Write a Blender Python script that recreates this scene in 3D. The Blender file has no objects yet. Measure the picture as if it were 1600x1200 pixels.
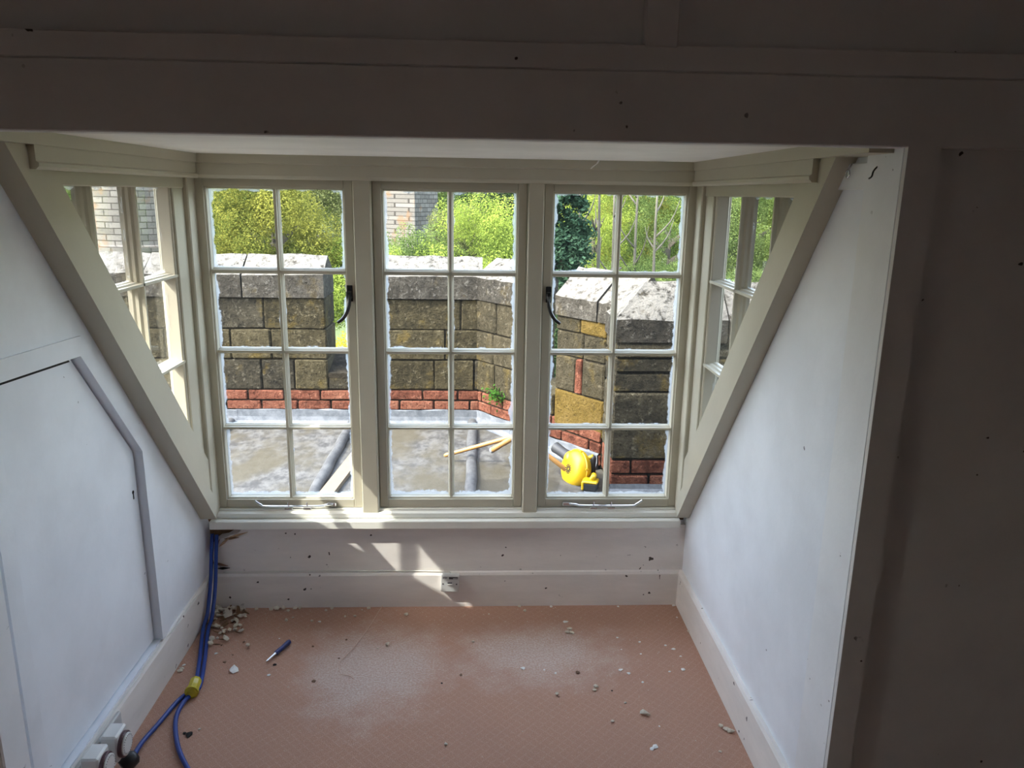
import bpy, bmesh, math, random
import numpy as np
from mathutils import Vector, Matrix

# ------------------------------------------------------------------ camera
SC = bpy.context.scene
COL = SC.collection
CAM = Vector((0.10391, -2.92484, 1.63422))
FW = Vector((0.04517092, 0.97015142, -0.23825576))
RT = Vector((0.99896683, -0.04267645, 0.01562031))
UP = Vector((-0.00498615, 0.23871519, 0.97107682))
FPX = 1209.34
cd = bpy.data.cameras.new('camera')
cam = bpy.data.objects.new('camera', cd)
COL.objects.link(cam)
cd.sensor_fit = 'HORIZONTAL'; cd.sensor_width = 36.0
cd.lens = FPX / 1600.0 * 36.0
cd.clip_start = 0.02; cd.clip_end = 600
M = Matrix((RT, UP, -FW)).transposed().to_4x4()
M.translation = CAM
cam.matrix_world = M
SC.camera = cam

# ------------------------------------------------------------------ world, sun, exposure
SUN_DIR = Vector((0.82, 0.43, -1.03)).normalized()      # direction the light travels
w = bpy.data.worlds.new('world'); SC.world = w; w.use_nodes = True
nt = w.node_tree; nt.nodes.clear()
wo = nt.nodes.new('ShaderNodeOutputWorld'); bg = nt.nodes.new('ShaderNodeBackground')
sky = nt.nodes.new('ShaderNodeTexSky'); sky.sky_type = 'NISHITA'; sky.sun_disc = False
sky.sun_elevation = math.asin(-SUN_DIR.z)
sky.sun_rotation = math.atan2(-SUN_DIR.x, -SUN_DIR.y)
sky.air_density = 1.2; sky.dust_density = 3.0; sky.ozone_density = 1.0
hs = nt.nodes.new('ShaderNodeHueSaturation'); hs.inputs['Saturation'].default_value = 0.62
bg.inputs['Strength'].default_value = 0.85
nt.links.new(sky.outputs[0], hs.inputs['Color']); nt.links.new(hs.outputs[0], bg.inputs[0])
nt.links.new(bg.outputs[0], wo.inputs[0])
sd = bpy.data.lights.new('sun', 'SUN'); sd.energy = 3.0; sd.angle = math.radians(0.6); sd.color = (1.0, 0.95, 0.86)
so = bpy.data.objects.new('sun', sd); COL.objects.link(so)
so.rotation_euler = SUN_DIR.to_track_quat('-Z', 'Y').to_euler(); so.location = (-8, -3, 12)
vs = SC.view_settings
SC.display_settings.display_device = 'sRGB'
vs.view_transform = 'Standard'; vs.look = 'None'; vs.gamma = 1.0; vs.use_curve_mapping = False
vs.exposure = 1.15
SC.cycles.max_bounces = 24; SC.cycles.diffuse_bounces = 16; SC.cycles.transparent_max_bounces = 24
SC.cycles.caustics_reflective = False; SC.cycles.caustics_refractive = False

# ------------------------------------------------------------------ pixel helpers (a pixel gives a direction only)
def ray(px, py): return FW + RT * ((px - 800) / FPX) - UP * ((py - 600) / FPX)
def on_z(px, py, z): d = ray(px, py); return CAM + d * ((z - CAM.z) / d.z)
def on_y(px, py, y): d = ray(px, py); return CAM + d * ((y - CAM.y) / d.y)
def on_x(px, py, x): d = ray(px, py); return CAM + d * ((x - CAM.x) / d.x)

# ------------------------------------------------------------------ object helpers
def tag(o, label=None, cat=None, group=None, kind=None):
    if label: o['label'] = label
    if cat: o['category'] = cat
    if group: o['group'] = group
    if kind: o['kind'] = kind
    return o
def attach(o, parent):
    if parent is not None:
        o.parent = parent
        o.matrix_parent_inverse = Matrix.Translation(-Vector(root_loc(parent)))
    return o
LOC = {}
def root_loc(p):
    # world translation of a parent; parents here are never rotated when children are attached
    t = Vector(p.location)
    q = p
    while q.parent is not None:
        t = Vector(q.parent.matrix_parent_inverse.translation) + t if False else t
        q = q.parent
    return t
def empty(name, loc, **kw):
    o = bpy.data.objects.new(name, None); COL.objects.link(o); o.location = loc
    o.empty_display_size = 0.05
    return tag(o, **kw)
def link(me, name, mat, parent=None, **kw):
    o = bpy.data.objects.new(name, me); COL.objects.link(o)
    if mat is not None and not me.materials: me.materials.append(mat)
    attach(o, parent)
    return tag(o, **kw)
def mesh(name, verts, faces, mat, parent=None, smooth=False, **kw):
    me = bpy.data.meshes.new(name); me.from_pydata([tuple(v) for v in verts], [], faces)
    bm = bmesh.new(); bm.from_mesh(me); bmesh.ops.recalc_face_normals(bm, faces=bm.faces); bm.to_mesh(me); bm.free()
    if smooth:
        for p in me.polygons: p.use_smooth = True
    me.update()
    return link(me, name, mat, parent, **kw)
def bm_obj(name, bm, mat, parent=None, smooth=False, **kw):
    bmesh.ops.recalc_face_normals(bm, faces=bm.faces)
    me = bpy.data.meshes.new(name); bm.to_mesh(me); bm.free()
    if smooth:
        for p in me.polygons: p.use_smooth = True
    return link(me, name, mat, parent, **kw)
def add_box(bm, x0, x1, y0, y1, z0, z1, bev=0.0, M=None):
    r = bmesh.ops.create_cube(bm, size=1.0)
    vs_ = r['verts']
    for v in vs_:
        v.co = Vector((x0 + (v.co.x + .5) * (x1 - x0), y0 + (v.co.y + .5) * (y1 - y0), z0 + (v.co.z + .5) * (z1 - z0)))
    if bev > 0:
        es = list({e for v in vs_ for e in v.link_edges})
        g = bmesh.ops.bevel(bm, geom=es, offset=bev, segments=1, affect='EDGES', profile=0.5)
        vs_ = list({v for f in g['faces'] for v in f.verts} | {v for v in vs_ if v.is_valid})
    if M is not None:
        for v in vs_: v.co = M @ v.co
    return vs_
def box(name, x0, x1, y0, y1, z0, z1, mat, parent=None, bev=0.002, **kw):
    bm = bmesh.new(); add_box(bm, min(x0,x1), max(x0,x1), min(y0,y1), max(y0,y1), min(z0,z1), max(z0,z1), bev)
    return bm_obj(name, bm, mat, parent, **kw)
def add_prism(bm, pts, f0, f1):
    # pts: 2D list, f0/f1 map (a,b)->3D for the two ends
    A = [bm.verts.new(f0(*p)) for p in pts]; B = [bm.verts.new(f1(*p)) for p in pts]
    n = len(pts)
    bm.faces.new(A); bm.faces.new(B[::-1])
    for i in range(n): bm.faces.new((A[i], A[(i + 1) % n], B[(i + 1) % n], B[i]))
def prism_x(name, pts, x0, x1, mat, parent=None, **kw):
    bm = bmesh.new(); add_prism(bm, pts, lambda a, b: (x0, a, b), lambda a, b: (x1, a, b)); return bm_obj(name, bm, mat, parent, **kw)
def prism_y(name, pts, y0, y1, mat, parent=None, **kw):
    bm = bmesh.new(); add_prism(bm, pts, lambda a, b: (a, y0, b), lambda a, b: (a, y1, b)); return bm_obj(name, bm, mat, parent, **kw)
def prism_z(name, pts, z0, z1, mat, parent=None, **kw):
    bm = bmesh.new(); add_prism(bm, pts, lambda a, b: (a, b, z0), lambda a, b: (a, b, z1)); return bm_obj(name, bm, mat, parent, **kw)
def add_tube(bm, pts, rad, seg=10, cap=True):
    pts = [Vector(p) for p in pts]
    rads = rad if isinstance(rad, (list, tuple)) else [rad] * len(pts)
    rings = []; up = Vector((0, 0, 1))
    for i, p in enumerate(pts):
        t = (pts[min(i + 1, len(pts) - 1)] - pts[max(i - 1, 0)]).normalized()
        a = t.cross(up)
        if a.length < 0.05: a = t.cross(Vector((1, 0, 0)))
        a.normalize(); b = a.cross(t).normalized()
        rings.append([bm.verts.new(p + (a * math.cos(2 * math.pi * k / seg) + b * math.sin(2 * math.pi * k / seg)) * rads[i]) for k in range(seg)])
    for i in range(len(rings) - 1):
        for k in range(seg):
            bm.faces.new((rings[i][k], rings[i][(k + 1) % seg], rings[i + 1][(k + 1) % seg], rings[i + 1][k]))
    if cap:
        bm.faces.new(rings[0][::-1]); bm.faces.new(rings[-1])
def spline(pts, n=8):
    pts = [Vector(p) for p in pts]; out = []
    for i in range(len(pts) - 1):
        p0 = pts[max(i - 1, 0)]; p1 = pts[i]; p2 = pts[i + 1]; p3 = pts[min(i + 2, len(pts) - 1)]
        for k in range(n):
            t = k / n
            out.append(0.5 * ((2 * p1) + (-p0 + p2) * t + (2 * p0 - 5 * p1 + 4 * p2 - p3) * t * t + (-p0 + 3 * p1 - 3 * p2 + p3) * t ** 3))
    out.append(pts[-1]); return out
def tube(name, pts, rad, mat, parent=None, seg=10, **kw):
    bm = bmesh.new(); add_tube(bm, pts, rad, seg); o = bm_obj(name, bm, mat, parent, smooth=True, **kw); return o
def add_lathe(bm, prof, M, seg=24):
    # prof: list of (r, h) along local z, M places it
    rings = []
    for r, h in prof:
        rings.append([bm.verts.new(M @ Vector((r * math.cos(2 * math.pi * k / seg), r * math.sin(2 * math.pi * k / seg), h))) for k in range(seg)])
    for i in range(len(rings) - 1):
        for k in range(seg): bm.faces.new((rings[i][k], rings[i][(k + 1) % seg], rings[i + 1][(k + 1) % seg], rings[i + 1][k]))
    bm.faces.new(rings[0][::-1]); bm.faces.new(rings[-1])
def axis_M(loc, z):
    q = Vector(z).to_track_quat('Z', 'Y'); return Matrix.Translation(Vector(loc)) @ q.to_matrix().to_4x4()
def smooth_by_angle(o, deg=40):
    for p in o.data.polygons: p.use_smooth = True
    m = o.data
    bm = bmesh.new(); bm.from_mesh(m)
    for e in bm.edges:
        if len(e.link_faces) == 2 and e.calc_face_angle(0) > math.radians(deg): e.smooth = False
    bm.to_mesh(m); bm.free()

# ------------------------------------------------------------------ materials
class N:
    def __init__(s, name):
        s.m = bpy.data.materials.new(name); s.m.use_nodes = True; s.t = s.m.node_tree; s.t.nodes.clear()
        s.out = s.n('ShaderNodeOutputMaterial')
    def n(s, typ, **kw):
        o = s.t.nodes.new(typ)
        for k, v in kw.items():
            if k.startswith('i_'):
                key = k[2:].replace('_', ' ')
                o.inputs[int(key) if key.isdigit() else key].default_value = v
            else: setattr(o, k, v)
        return o
    def l(s, a, b): s.t.links.new(a, b)
    def coords(s, kind='Object', scale=(1, 1, 1), offrand=False):
        tc = s.n('ShaderNodeTexCoord'); mp = s.n('ShaderNodeMapping'); mp.inputs['Scale'].default_value = scale
        s.l(tc.outputs[kind], mp.inputs[0])
        if offrand:
            oi = s.n('ShaderNodeObjectInfo'); mu = s.n('ShaderNodeVectorMath', operation='SCALE'); mu.inputs['Scale'].default_value = 37.0
            cx = s.n('ShaderNodeCombineXYZ'); s.l(oi.outputs['Random'], cx.inputs[0]); s.l(oi.outputs['Random'], cx.inputs[1])
            s.l(cx.outputs[0], mu.inputs[0]); s.l(mu.outputs[0], mp.inputs['Location'])
        return mp.outputs[0]
    def noise(s, vec, scale, detail=4, rough=.6):
        o = s.n('ShaderNodeTexNoise'); o.inputs['Scale'].default_value = scale; o.inputs['Detail'].default_value = detail; o.inputs['Roughness'].default_value = rough
        s.l(vec, o.inputs['Vector']); return o.outputs['Fac']
    def ramp(s, fac, stops):
        r = s.n('ShaderNodeValToRGB'); e = r.color_ramp.elements
        while len(e) < len(stops): e.new(0.5)
        for el, (p, c) in zip(e, stops):
            el.position = p; el.color = (*c, 1) if len(c) == 3 else c
        s.l(fac, r.inputs[0]); return r.outputs[0]
    def sstep(s, fac, a, b):
        r = s.n('ShaderNodeMapRange'); r.interpolation_type = 'SMOOTHSTEP'
        r.inputs['From Min'].default_value = a; r.inputs['From Max'].default_value = b
        s.l(fac, r.inputs['Value']); return r.outputs[0]
    def mix(s, fac, a, b, mode='MIX'):
        o = s.n('ShaderNodeMix', data_type='RGBA', blend_type=mode)
        if isinstance(fac, (int, float)): o.inputs[0].default_value = fac
        else: s.l(fac, o.inputs[0])
        for v, i in ((a, 6), (b, 7)):
            if isinstance(v, tuple): o.inputs[i].default_value = (*v, 1)
            else: s.l(v, o.inputs[i])
        return o.outputs[2]
    def math(s, op, a, b=None, clamp=False):
        o = s.n('ShaderNodeMath', operation=op); o.use_clamp = clamp
        for v, i in ((a, 0), (b, 1)):
            if v is None: continue
            if isinstance(v, (int, float)): o.inputs[i].default_value = v
            else: s.l(v, o.inputs[i])
        return o.outputs[0]
    def bump(s, h, strength=.3, dist=.01):
        b = s.n('ShaderNodeBump'); b.inputs['Strength'].default_value = strength; b.inputs['Distance'].default_value = dist
        s.l(h, b.inputs['Height']); return b.outputs[0]
    def bsdf(s, col, rough=.5, normal=None, metal=0, spec=.5, trans=None):
        p = s.n('ShaderNodeBsdfPrincipled'); p.inputs['Roughness'].default_value = rough; p.inputs['Metallic'].default_value = metal
        p.inputs['Specular IOR Level'].default_value = spec
        if isinstance(col, tuple): p.inputs['Base Color'].default_value = (*col, 1)
        else: s.l(col, p.inputs['Base Color'])
        if normal is not None: s.l(normal, p.inputs['Normal'])
        return p.outputs[0]
    def done(s, sh): s.l(sh, s.out.inputs[0]); return s.m

def paint(name, col, rough=.45, chip=0.0, chipcol=(.05, .04, .035), var=.06, stretch=(1, 1, 1), chipscale=55):
    k = N(name); v = k.coords('Object', stretch)
    n1 = k.noise(v, 3.0, 5); n2 = k.noise(v, 60, 3)
    c = k.mix(k.sstep(n1, .3, .7), tuple(x * (1 - var) for x in col), tuple(min(1, x * (1 + var)) for x in col))
    if chip > 0:
        v2 = k.coords('Object', (1, 1, 1))
        a = k.noise(v2, chipscale, 2, .5); b = k.noise(v2, chipscale * .13, 2, .5)
        f = k.math('MULTIPLY', k.sstep(a, .80 - chip, .82 - chip), k.sstep(b, .46, .56))
        c = k.mix(f, c, chipcol)
    return k.done(k.bsdf(c, rough, k.bump(k.math('ADD', n2, k.math('MULTIPLY', n1, 3.0)), .12, .003), spec=.4))
def plain(name, col, rough=.5, metal=0, var=.08, scale=30, bump=.15, spec=.5):
    k = N(name); v = k.coords('Object'); n1 = k.noise(v, scale, 4)
    c = k.mix(n1, tuple(x * (1 - var) for x in col), tuple(min(1, x * (1 + var)) for x in col))
    return k.done(k.bsdf(c, rough, k.bump(n1, bump, .002), metal, spec))

MT = {}
MT['wall'] = paint('white_wall_paint', (.80, .835, .89), .42, chip=.045, chipcol=(.20, .21, .24), chipscale=38)
MT['frame'] = paint('cream_grey_window_paint', (.51, .48, .385), .38, var=.04)
MT['sill'] = paint('daylit_sill_paint', (.80, .80, .74), .35, var=.03)  # frame paint made lighter: daylight on the sill put into the colour
MT['base'] = paint('worn_baseboard_paint', (.80, .765, .73), .45, chip=.105, stretch=(1, 1, 4), chipscale=30)
MT['front'] = paint('aged_panel_paint', (.66, .655, .645), .5, chip=.07, chipscale=26)
MT['ceil'] = paint('ceiling_paint', (.93, .92, .90), .6, chip=.0)
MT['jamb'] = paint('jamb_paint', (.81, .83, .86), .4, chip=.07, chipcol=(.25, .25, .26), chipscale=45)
MT['timber'] = plain('broken_brown_timber', (.20, .11, .055), .8, var=.5, scale=40, bump=.6)
MT['splinter'] = plain('pale_split_wood', (.45, .30, .17), .8, var=.4, scale=60, bump=.6)
MT['black'] = plain('black_metal', (.012, .012, .013), .35)
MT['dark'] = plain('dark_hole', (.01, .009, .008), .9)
MT['chrome'] = plain('chrome_metal', (.75, .76, .78), .18, metal=1.0, var=.05)
MT['plastic'] = plain('off_white_plastic', (.72, .73, .72), .35, var=.02)
MT['greyplastic'] = plain('pale_grey_plastic', (.50, .51, .51), .4, var=.03)
MT['print'] = plain('dark_label_print', (.05, .05, .06), .5)
MT['maroon'] = plain('maroon_ring_plastic', (.075, .025, .035), .35)
MT['blackplastic'] = plain('black_plastic', (.015, .015, .016), .4)
MT['bluecable'] = plain('blue_cable_sheath', (.010, .045, .26), .4, var=.1)
MT['bluehandle'] = plain('navy_blue_handle', (.015, .03, .16), .35)
MT['steel'] = plain('bright_steel', (.6, .6, .62), .25, metal=1.0)
MT['yellowclear'] = plain('yellow_connector_plastic', (.50, .42, .03), .25, var=.1)
MT['whitecable'] = plain('white_cable', (.70, .69, .64), .4)
MT['chip'] = plain('pale_plaster_chip', (.68, .62, .52), .9, var=.25, scale=120, bump=.5)
MT['chipwhite'] = plain('white_paint_flake', (.80, .80, .78), .7, var=.08)
MT['chipbrown'] = plain('brown_debris', (.16, .09, .055), .9, var=.3)
MT['thread'] = plain('pale_thread', (.70, .52, .42), .8)
MT['wood'] = plain('pale_wood_handle', (.30, .165, .055), .5, var=.15, scale=20)
MT['plank'] = plain('pale_plank', (.17, .135, .09), .7, var=.15, scale=15)
MT['yellow'] = plain('yellow_tool_plastic', (.50, .33, .004), .4, var=.03)
MT['tooldark'] = plain('charcoal_tool_plastic', (.022, .024, .028), .6)
MT['greyend'] = plain('grey_handle_end', (.22, .23, .25), .6)

def m_carpet():
    k = N('pink_brown_carpet'); v = k.coords('Object')
    sx = k.n('ShaderNodeSeparateXYZ'); 
    nz = k.n('ShaderNodeTexNoise'); nz.inputs['Scale'].default_value = 9; k.l(v, nz.inputs['Vector'])
    wv = k.n('ShaderNodeVectorMath', operation='SCALE'); wv.inputs['Scale'].default_value = .004; k.l(nz.outputs['Color'], wv.inputs[0])
    ad = k.n('ShaderNodeVectorMath', operation='ADD'); k.l(v, ad.inputs[0]); k.l(wv.outputs[0], ad.inputs[1]); k.l(ad.outputs[0], sx.inputs[0])
    P = 1 / .034
    def lines(op):
        u = k.math('MULTIPLY', k.math(op, sx.outputs[0], sx.outputs[1]), P)
        fr = k.math('FRACT', u); d = k.math('ABSOLUTE', k.math('SUBTRACT', fr, .5))
        return k.sstep(d, .38, .48)
    ln = k.math('MAXIMUM', lines('ADD'), lines('SUBTRACT'))
    fib = k.noise(v, 420, 3, .7); fib2 = k.noise(v, 140, 3, .7); big = k.noise(v, 2.2, 4)
    base = k.mix(k.sstep(fib, .3, .7), (.37, .205, .145), (.64, .395, .30))
    lnf = k.math('MULTIPLY', ln, k.math('MULTIPLY', k.sstep(fib2, .38, .66), .42))
    c = k.mix(lnf, base, (.66, .49, .40))
    c = k.mix(k.math('MULTIPLY', k.sstep(big, .35, .7), .25), c, (.42, .26, .21))
    # plaster dust trodden into the pile: two irregular pale patches
    def patch(cx, cy, rx, ry):
        dx = k.math('DIVIDE', k.math('SUBTRACT', sx.outputs[0], cx), rx); dy = k.math('DIVIDE', k.math('SUBTRACT', sx.outputs[1], cy), ry)
        d = k.math('SQRT', k.math('ADD', k.math('MULTIPLY', dx, dx), k.math('MULTIPLY', dy, dy)))
        d = k.math('ADD', d, k.math('MULTIPLY', k.math('SUBTRACT', k.noise(v, 5, 6, .72), .5), 2.0))
        return k.sstep(d, 1.35, .25)
    pa = k.math('MAXIMUM', patch(-.27, -.50, .27, .28), patch(.34, -.42, .30, .20))
    pa = k.math('MULTIPLY', pa, k.math('ADD', .25, k.math('MULTIPLY', k.sstep(fib2, .38, .66), .42)))
    c = k.mix(pa, c, (.74, .69, .64))
    h = k.math('ADD', fib, k.math('MULTIPLY', fib2, .6))
    return k.done(k.bsdf(c, .95, k.bump(h, .6, .004), spec=.1))
MT['carpet'] = m_carpet()

def m_glass():
    k = N('old_window_glass'); tc = k.n('ShaderNodeTexCoord'); sx = k.n('ShaderNodeSeparateXYZ'); k.l(tc.outputs['Generated'], sx.inputs[0])
    v = k.coords('Object', offrand=True)
    n1 = k.noise(v, 14, 5, .65); n2 = k.noise(v, 70, 3, .6)
    def edge(o):
        return k.math('MINIMUM', o, k.math('SUBTRACT', 1.0, o))
    return k, sx, n1, n2, edge
def glass(name, axis):
    k, sx, n1, n2, edge = m_glass()
    k.m.name = name
    a = edge(sx.outputs[axis]); zz = sx.outputs[2]
    zt = k.math('ADD', k.math('SUBTRACT', 1.0, zz), .03)
    e = k.math('MINIMUM', k.math('MINIMUM', a, k.math('ADD', zz, .0)), zt)
    e = k.math('SUBTRACT', e, k.math('MULTIPLY', k.math('SUBTRACT', n1, .45), .17))
    e = k.math('SUBTRACT', e, k.math('MULTIPLY', k.math('SUBTRACT', n2, .5), .03))
    film = k.math('MULTIPLY', k.sstep(e, .040, .018), .42)
    haze = k.math('ADD', film, .004)
    tr = k.n('ShaderNodeBsdfTransparent'); tr.inputs[0].default_value = (.97, .985, .98, 1)
    gl = k.n('ShaderNodeBsdfGlossy'); gl.inputs['Roughness'].default_value = .02
    lw = k.n('ShaderNodeLayerWeight'); lw.inputs[0].default_value = .12
    m1 = k.n('ShaderNodeMixShader'); k.l(k.math('MULTIPLY', lw.outputs['Fresnel'], .22), m1.inputs[0]); k.l(tr.outputs[0], m1.inputs[1]); k.l(gl.outputs[0], m1.inputs[2])
    tl = k.n('ShaderNodeBsdfTranslucent'); tl.inputs[0].default_value = (.80, .87, .93, 1)
    df = k.n('ShaderNodeBsdfDiffuse'); df.inputs[0].default_value = (.80, .85, .90, 1)
    m2 = k.n('ShaderNodeMixShader'); m2.inputs[0].default_value = .5; k.l(tl.outputs[0], m2.inputs[1]); k.l(df.outputs[0], m2.inputs[2])
    m3 = k.n('ShaderNodeMixShader'); k.l(haze, m3.inputs[0]); k.l(m1.outputs[0], m3.inputs[1]); k.l(m2.outputs[0], m3.inputs[2])
    return k.done(m3.outputs[0])
MT['glass'] = glass('milky_edged_glass', 0)
MT['glass_side'] = glass('milky_edged_side_glass', 1)

def m_stone(name, dark, mid, light, lichen=.5, ochre=.12, k_spot=34, top=0.0, topcol_lit=(.20, .19, .17)):
    k = N(name); v = k.coords('Object', offrand=True)
    oi = k.n('ShaderNodeObjectInfo')
    n1 = k.noise(v, 7, 6, .7); n2 = k.noise(v, 22, 6, .75); n3 = k.noise(v, k_spot, 5, .75); n4 = k.noise(v, 6, 5, .65); n5 = k.noise(v, 75, 4, .75)
    t = k.math('ADD', k.math('MULTIPLY', n1, .9), k.math('MULTIPLY', k.math('SUBTRACT', oi.outputs['Random'], .5), .26))
    t = k.math('ADD', t, k.math('MULTIPLY', k.math('SUBTRACT', n2, .5), 1.1))
    c = k.ramp(t, [(.18, dark), (.45, mid), (.80, light)])
    c = k.mix(k.math('MULTIPLY', k.sstep(n4, .54, .70), ochre * 5), c, (.13, .092, .022))
    c = k.mix(k.math('MULTIPLY', k.sstep(n3, .56, .66), lichen), c, tuple(min(1, x * 1.9 + .03) for x in light))
    c = k.mix(k.math('MULTIPLY', k.sstep(n5, .44, .34), .85), c, tuple(x * .3 for x in dark))
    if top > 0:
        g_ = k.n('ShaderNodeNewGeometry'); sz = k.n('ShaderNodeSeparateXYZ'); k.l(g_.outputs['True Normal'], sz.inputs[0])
        c = k.mix(k.math('MULTIPLY', k.sstep(sz.outputs[2], .25, .6), k.math('MULTIPLY', k.sstep(n2, .34, .52), top)), c, topcol_lit)  # upward faces coloured paler: sunlit brightness put into the stone colour
    h = k.math('ADD', n2, k.math('ADD', k.math('MULTIPLY', n3, .8), k.math('MULTIPLY', n5, .5)))
    return k.done(k.bsdf(c, .95, k.bump(h, 1.0, .022), spec=.12))
MT['stone'] = m_stone('weathered_sandstone', (.020, .017, .009), (.048, .040, .021), (.088, .074, .042))
MT['stone_canted'] = m_stone('canted_sandstone', (.022, .019, .011), (.046, .039, .023), (.078, .065, .041))  # even sandstone tone used on the canted parapet
MT['stone_dark'] = m_stone('soot_dark_sandstone', (.013, .012, .009), (.032, .028, .019), (.066, .058, .039))
MT['stone_pier'] = m_stone('grey_brown_pier_sandstone', (.026, .023, .016), (.066, .057, .037), (.12, .105, .072))
MT['stone_ochre'] = m_stone('ochre_lichen_sandstone', (.05, .034, .009), (.11, .074, .016), (.145, .10, .03), lichen=.3, ochre=.14)
MT['coping'] = m_stone('lichened_coping_lit_top', (.022, .020, .016), (.050, .045, .036), (.095, .088, .076), lichen=.6, ochre=.05, top=.85)
MT['brick'] = m_stone('old_red_brick', (.065, .022, .013), (.155, .056, .034), (.23, .105, .067), lichen=.35, ochre=.0)
MT['mortar'] = m_stone('crumbling_mortar', (.016, .013, .009), (.036, .030, .020), (.06, .052, .037), lichen=.3, ochre=.05)

def m_lead(name, c0, c1, patch=.0):
    k = N(name); v = k.coords('Object', (1, .6, 1)); n1 = k.noise(v, 2.4, 6, .6); n2 = k.noise(v, 17, 6, .75); n3 = k.noise(v, 90, 4, .75)
    c = k.mix(k.sstep(n2, .38, .62), c0, c1)
    if patch > 0:
        f = k.math('MULTIPLY', k.sstep(n1, .42, .60), patch)
        c = k.mix(f, c, k.mix(n3, (.034, .030, .017), (.078, .068, .047)))
        c = k.mix(k.math('MULTIPLY', k.sstep(n3, .62, .68), .7), c, (.02, .018, .015))
    return k.done(k.bsdf(c, .6, k.bump(k.math('ADD', n2, n3), .4, .004), spec=.3))
MT['lead'] = m_lead('lichened_lead_sheet', (.040, .040, .040), (.100, .100, .098), .85)
MT['leadnew'] = m_lead('bluish_lead_flashing', (.085, .096, .112), (.135, .147, .166))
MT['leadroll'] = m_lead('grey_lead_roll', (.052, .054, .057), (.09, .092, .095))

def m_leaf(name, a, b, tl=.45):
    k = N(name); oi = k.n('ShaderNodeObjectInfo'); v = k.coords('Object'); n1 = k.noise(v, 2.2, 3); n2 = k.noise(v, 26.0, 3, .7)
    f = k.math('ADD', k.math('MULTIPLY', n1, .5), k.math('MULTIPLY', n2, .5))
    c = k.mix(k.sstep(f, .36, .62), a, b)
    d = k.n('ShaderNodeBsdfDiffuse'); t = k.n('ShaderNodeBsdfTranslucent'); k.l(c, d.inputs[0]); k.l(c, t.inputs[0])
    m = k.n('ShaderNodeMixShader'); m.inputs[0].default_value = tl; k.l(d.outputs[0], m.inputs[1]); k.l(t.outputs[0], m.inputs[2])
    return k.done(m.outputs[0])
MT['leaf_yellow'] = m_leaf('yellow_green_leaves', (.045, .065, .015), (.23, .225, .045))
MT['leaf_lime'] = m_leaf('lime_leaves', (.06, .10, .022), (.31, .38, .07))
MT['leaf_mid'] = m_leaf('mid_green_leaves', (.04, .075, .022), (.19, .25, .075))
MT['leaf_olive'] = m_leaf('olive_leaves', (.045, .06, .022), (.20, .215, .085))
MT['leaf_dark'] = m_leaf('dark_green_leaves', (.022, .04, .018), (.06, .09, .035))
MT['needle'] = m_leaf('dark_conifer_needles', (.018, .04, .025), (.045, .085, .05), .2)
MT['blossom'] = m_leaf('yellow_blossom_leaves', (.16, .17, .02), (.50, .36, .02))
MT['weed'] = m_leaf('weed_leaves', (.03, .09, .015), (.08, .17, .03))
MT['bark'] = plain('grey_brown_bark', (.075, .065, .05), .9, var=.4, scale=6, bump=.8)
MT['grass'] = plain('rough_grass', (.06, .085, .025), .95, var=.4, scale=.4, bump=.3)
def m_tower():
    k = N('grey_tower_stonework'); v = k.coords('Object'); 
    sx = k.n('ShaderNodeSeparateXYZ'); k.l(v, sx.inputs[0])
    at = k.math('ADD', sx.outputs[0], k.math('MULTIPLY', sx.outputs[1], .83)); cx = k.n('ShaderNodeCombineXYZ'); k.l(at, cx.inputs[0]); k.l(sx.outputs[2], cx.inputs[1])
    br = k.n('ShaderNodeTexBrick'); k.l(cx.outputs[0], br.inputs['Vector']); br.inputs['Scale'].default_value = 1.0
    br.inputs['Brick Width'].default_value = .52; br.inputs['Row Height'].default_value = .22; br.inputs['Mortar Size'].default_value = .018
    br.inputs['Color1'].default_value = (.15, .14, .125, 1); br.inputs['Color2'].default_value = (.095, .088, .078, 1); br.inputs['Mortar'].default_value = (.04, .036, .032, 1)
    n1 = k.noise(v, .9, 5, .65); n2 = k.noise(v, 3, 4, .7)
    c = k.mix(k.math('MULTIPLY', k.sstep(n1, .55, .68), .6), br.outputs[0], (.15, .085, .04))
    c = k.mix(k.math('MULTIPLY', k.sstep(n2, .55, .7), .5), c, (.055, .055, .055))
    return k.done(k.bsdf(c, .95, k.bump(br.outputs['Fac'], .5, .03), spec=.1))
MT['tower'] = m_tower()
MT['tile'] = plain('grey_roof_tiles', (.12, .10, .09), .9, var=.4, scale=5, bump=.6)

# ================================================================== THE ROOM
WX = .957          # half width of the dormer
YF = -1.41         # front face of the panelled partition
ZC = 1.755         # dormer ceiling
ZB = 1.733         # underside of the beam
RX, RY0, RZ = 2.6, -4.8, 2.45   # main room behind the partition
rnd = random.Random(7)

fl = mesh('floor', [(-RX, RY0, 0), (RX, RY0, 0), (RX, YF, 0), (WX + .02, YF, 0), (WX + .02, .03, 0), (-WX - .02, .03, 0), (-WX - .02, YF, 0), (-RX, YF, 0)],
          [(0, 1, 2, 3, 6, 7), (3, 4, 5, 6)], MT['carpet'], kind='structure', label='pink-brown carpet with a pale diamond lattice and dusty patches')
# ceiling of the dormer
ce = box('ceiling', -WX - .06, WX + .06, YF + .035, .10, ZC, ZC + .1, MT['ceil'], bev=0, kind='structure', label='white painted dormer ceiling with cracked edges')
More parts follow.
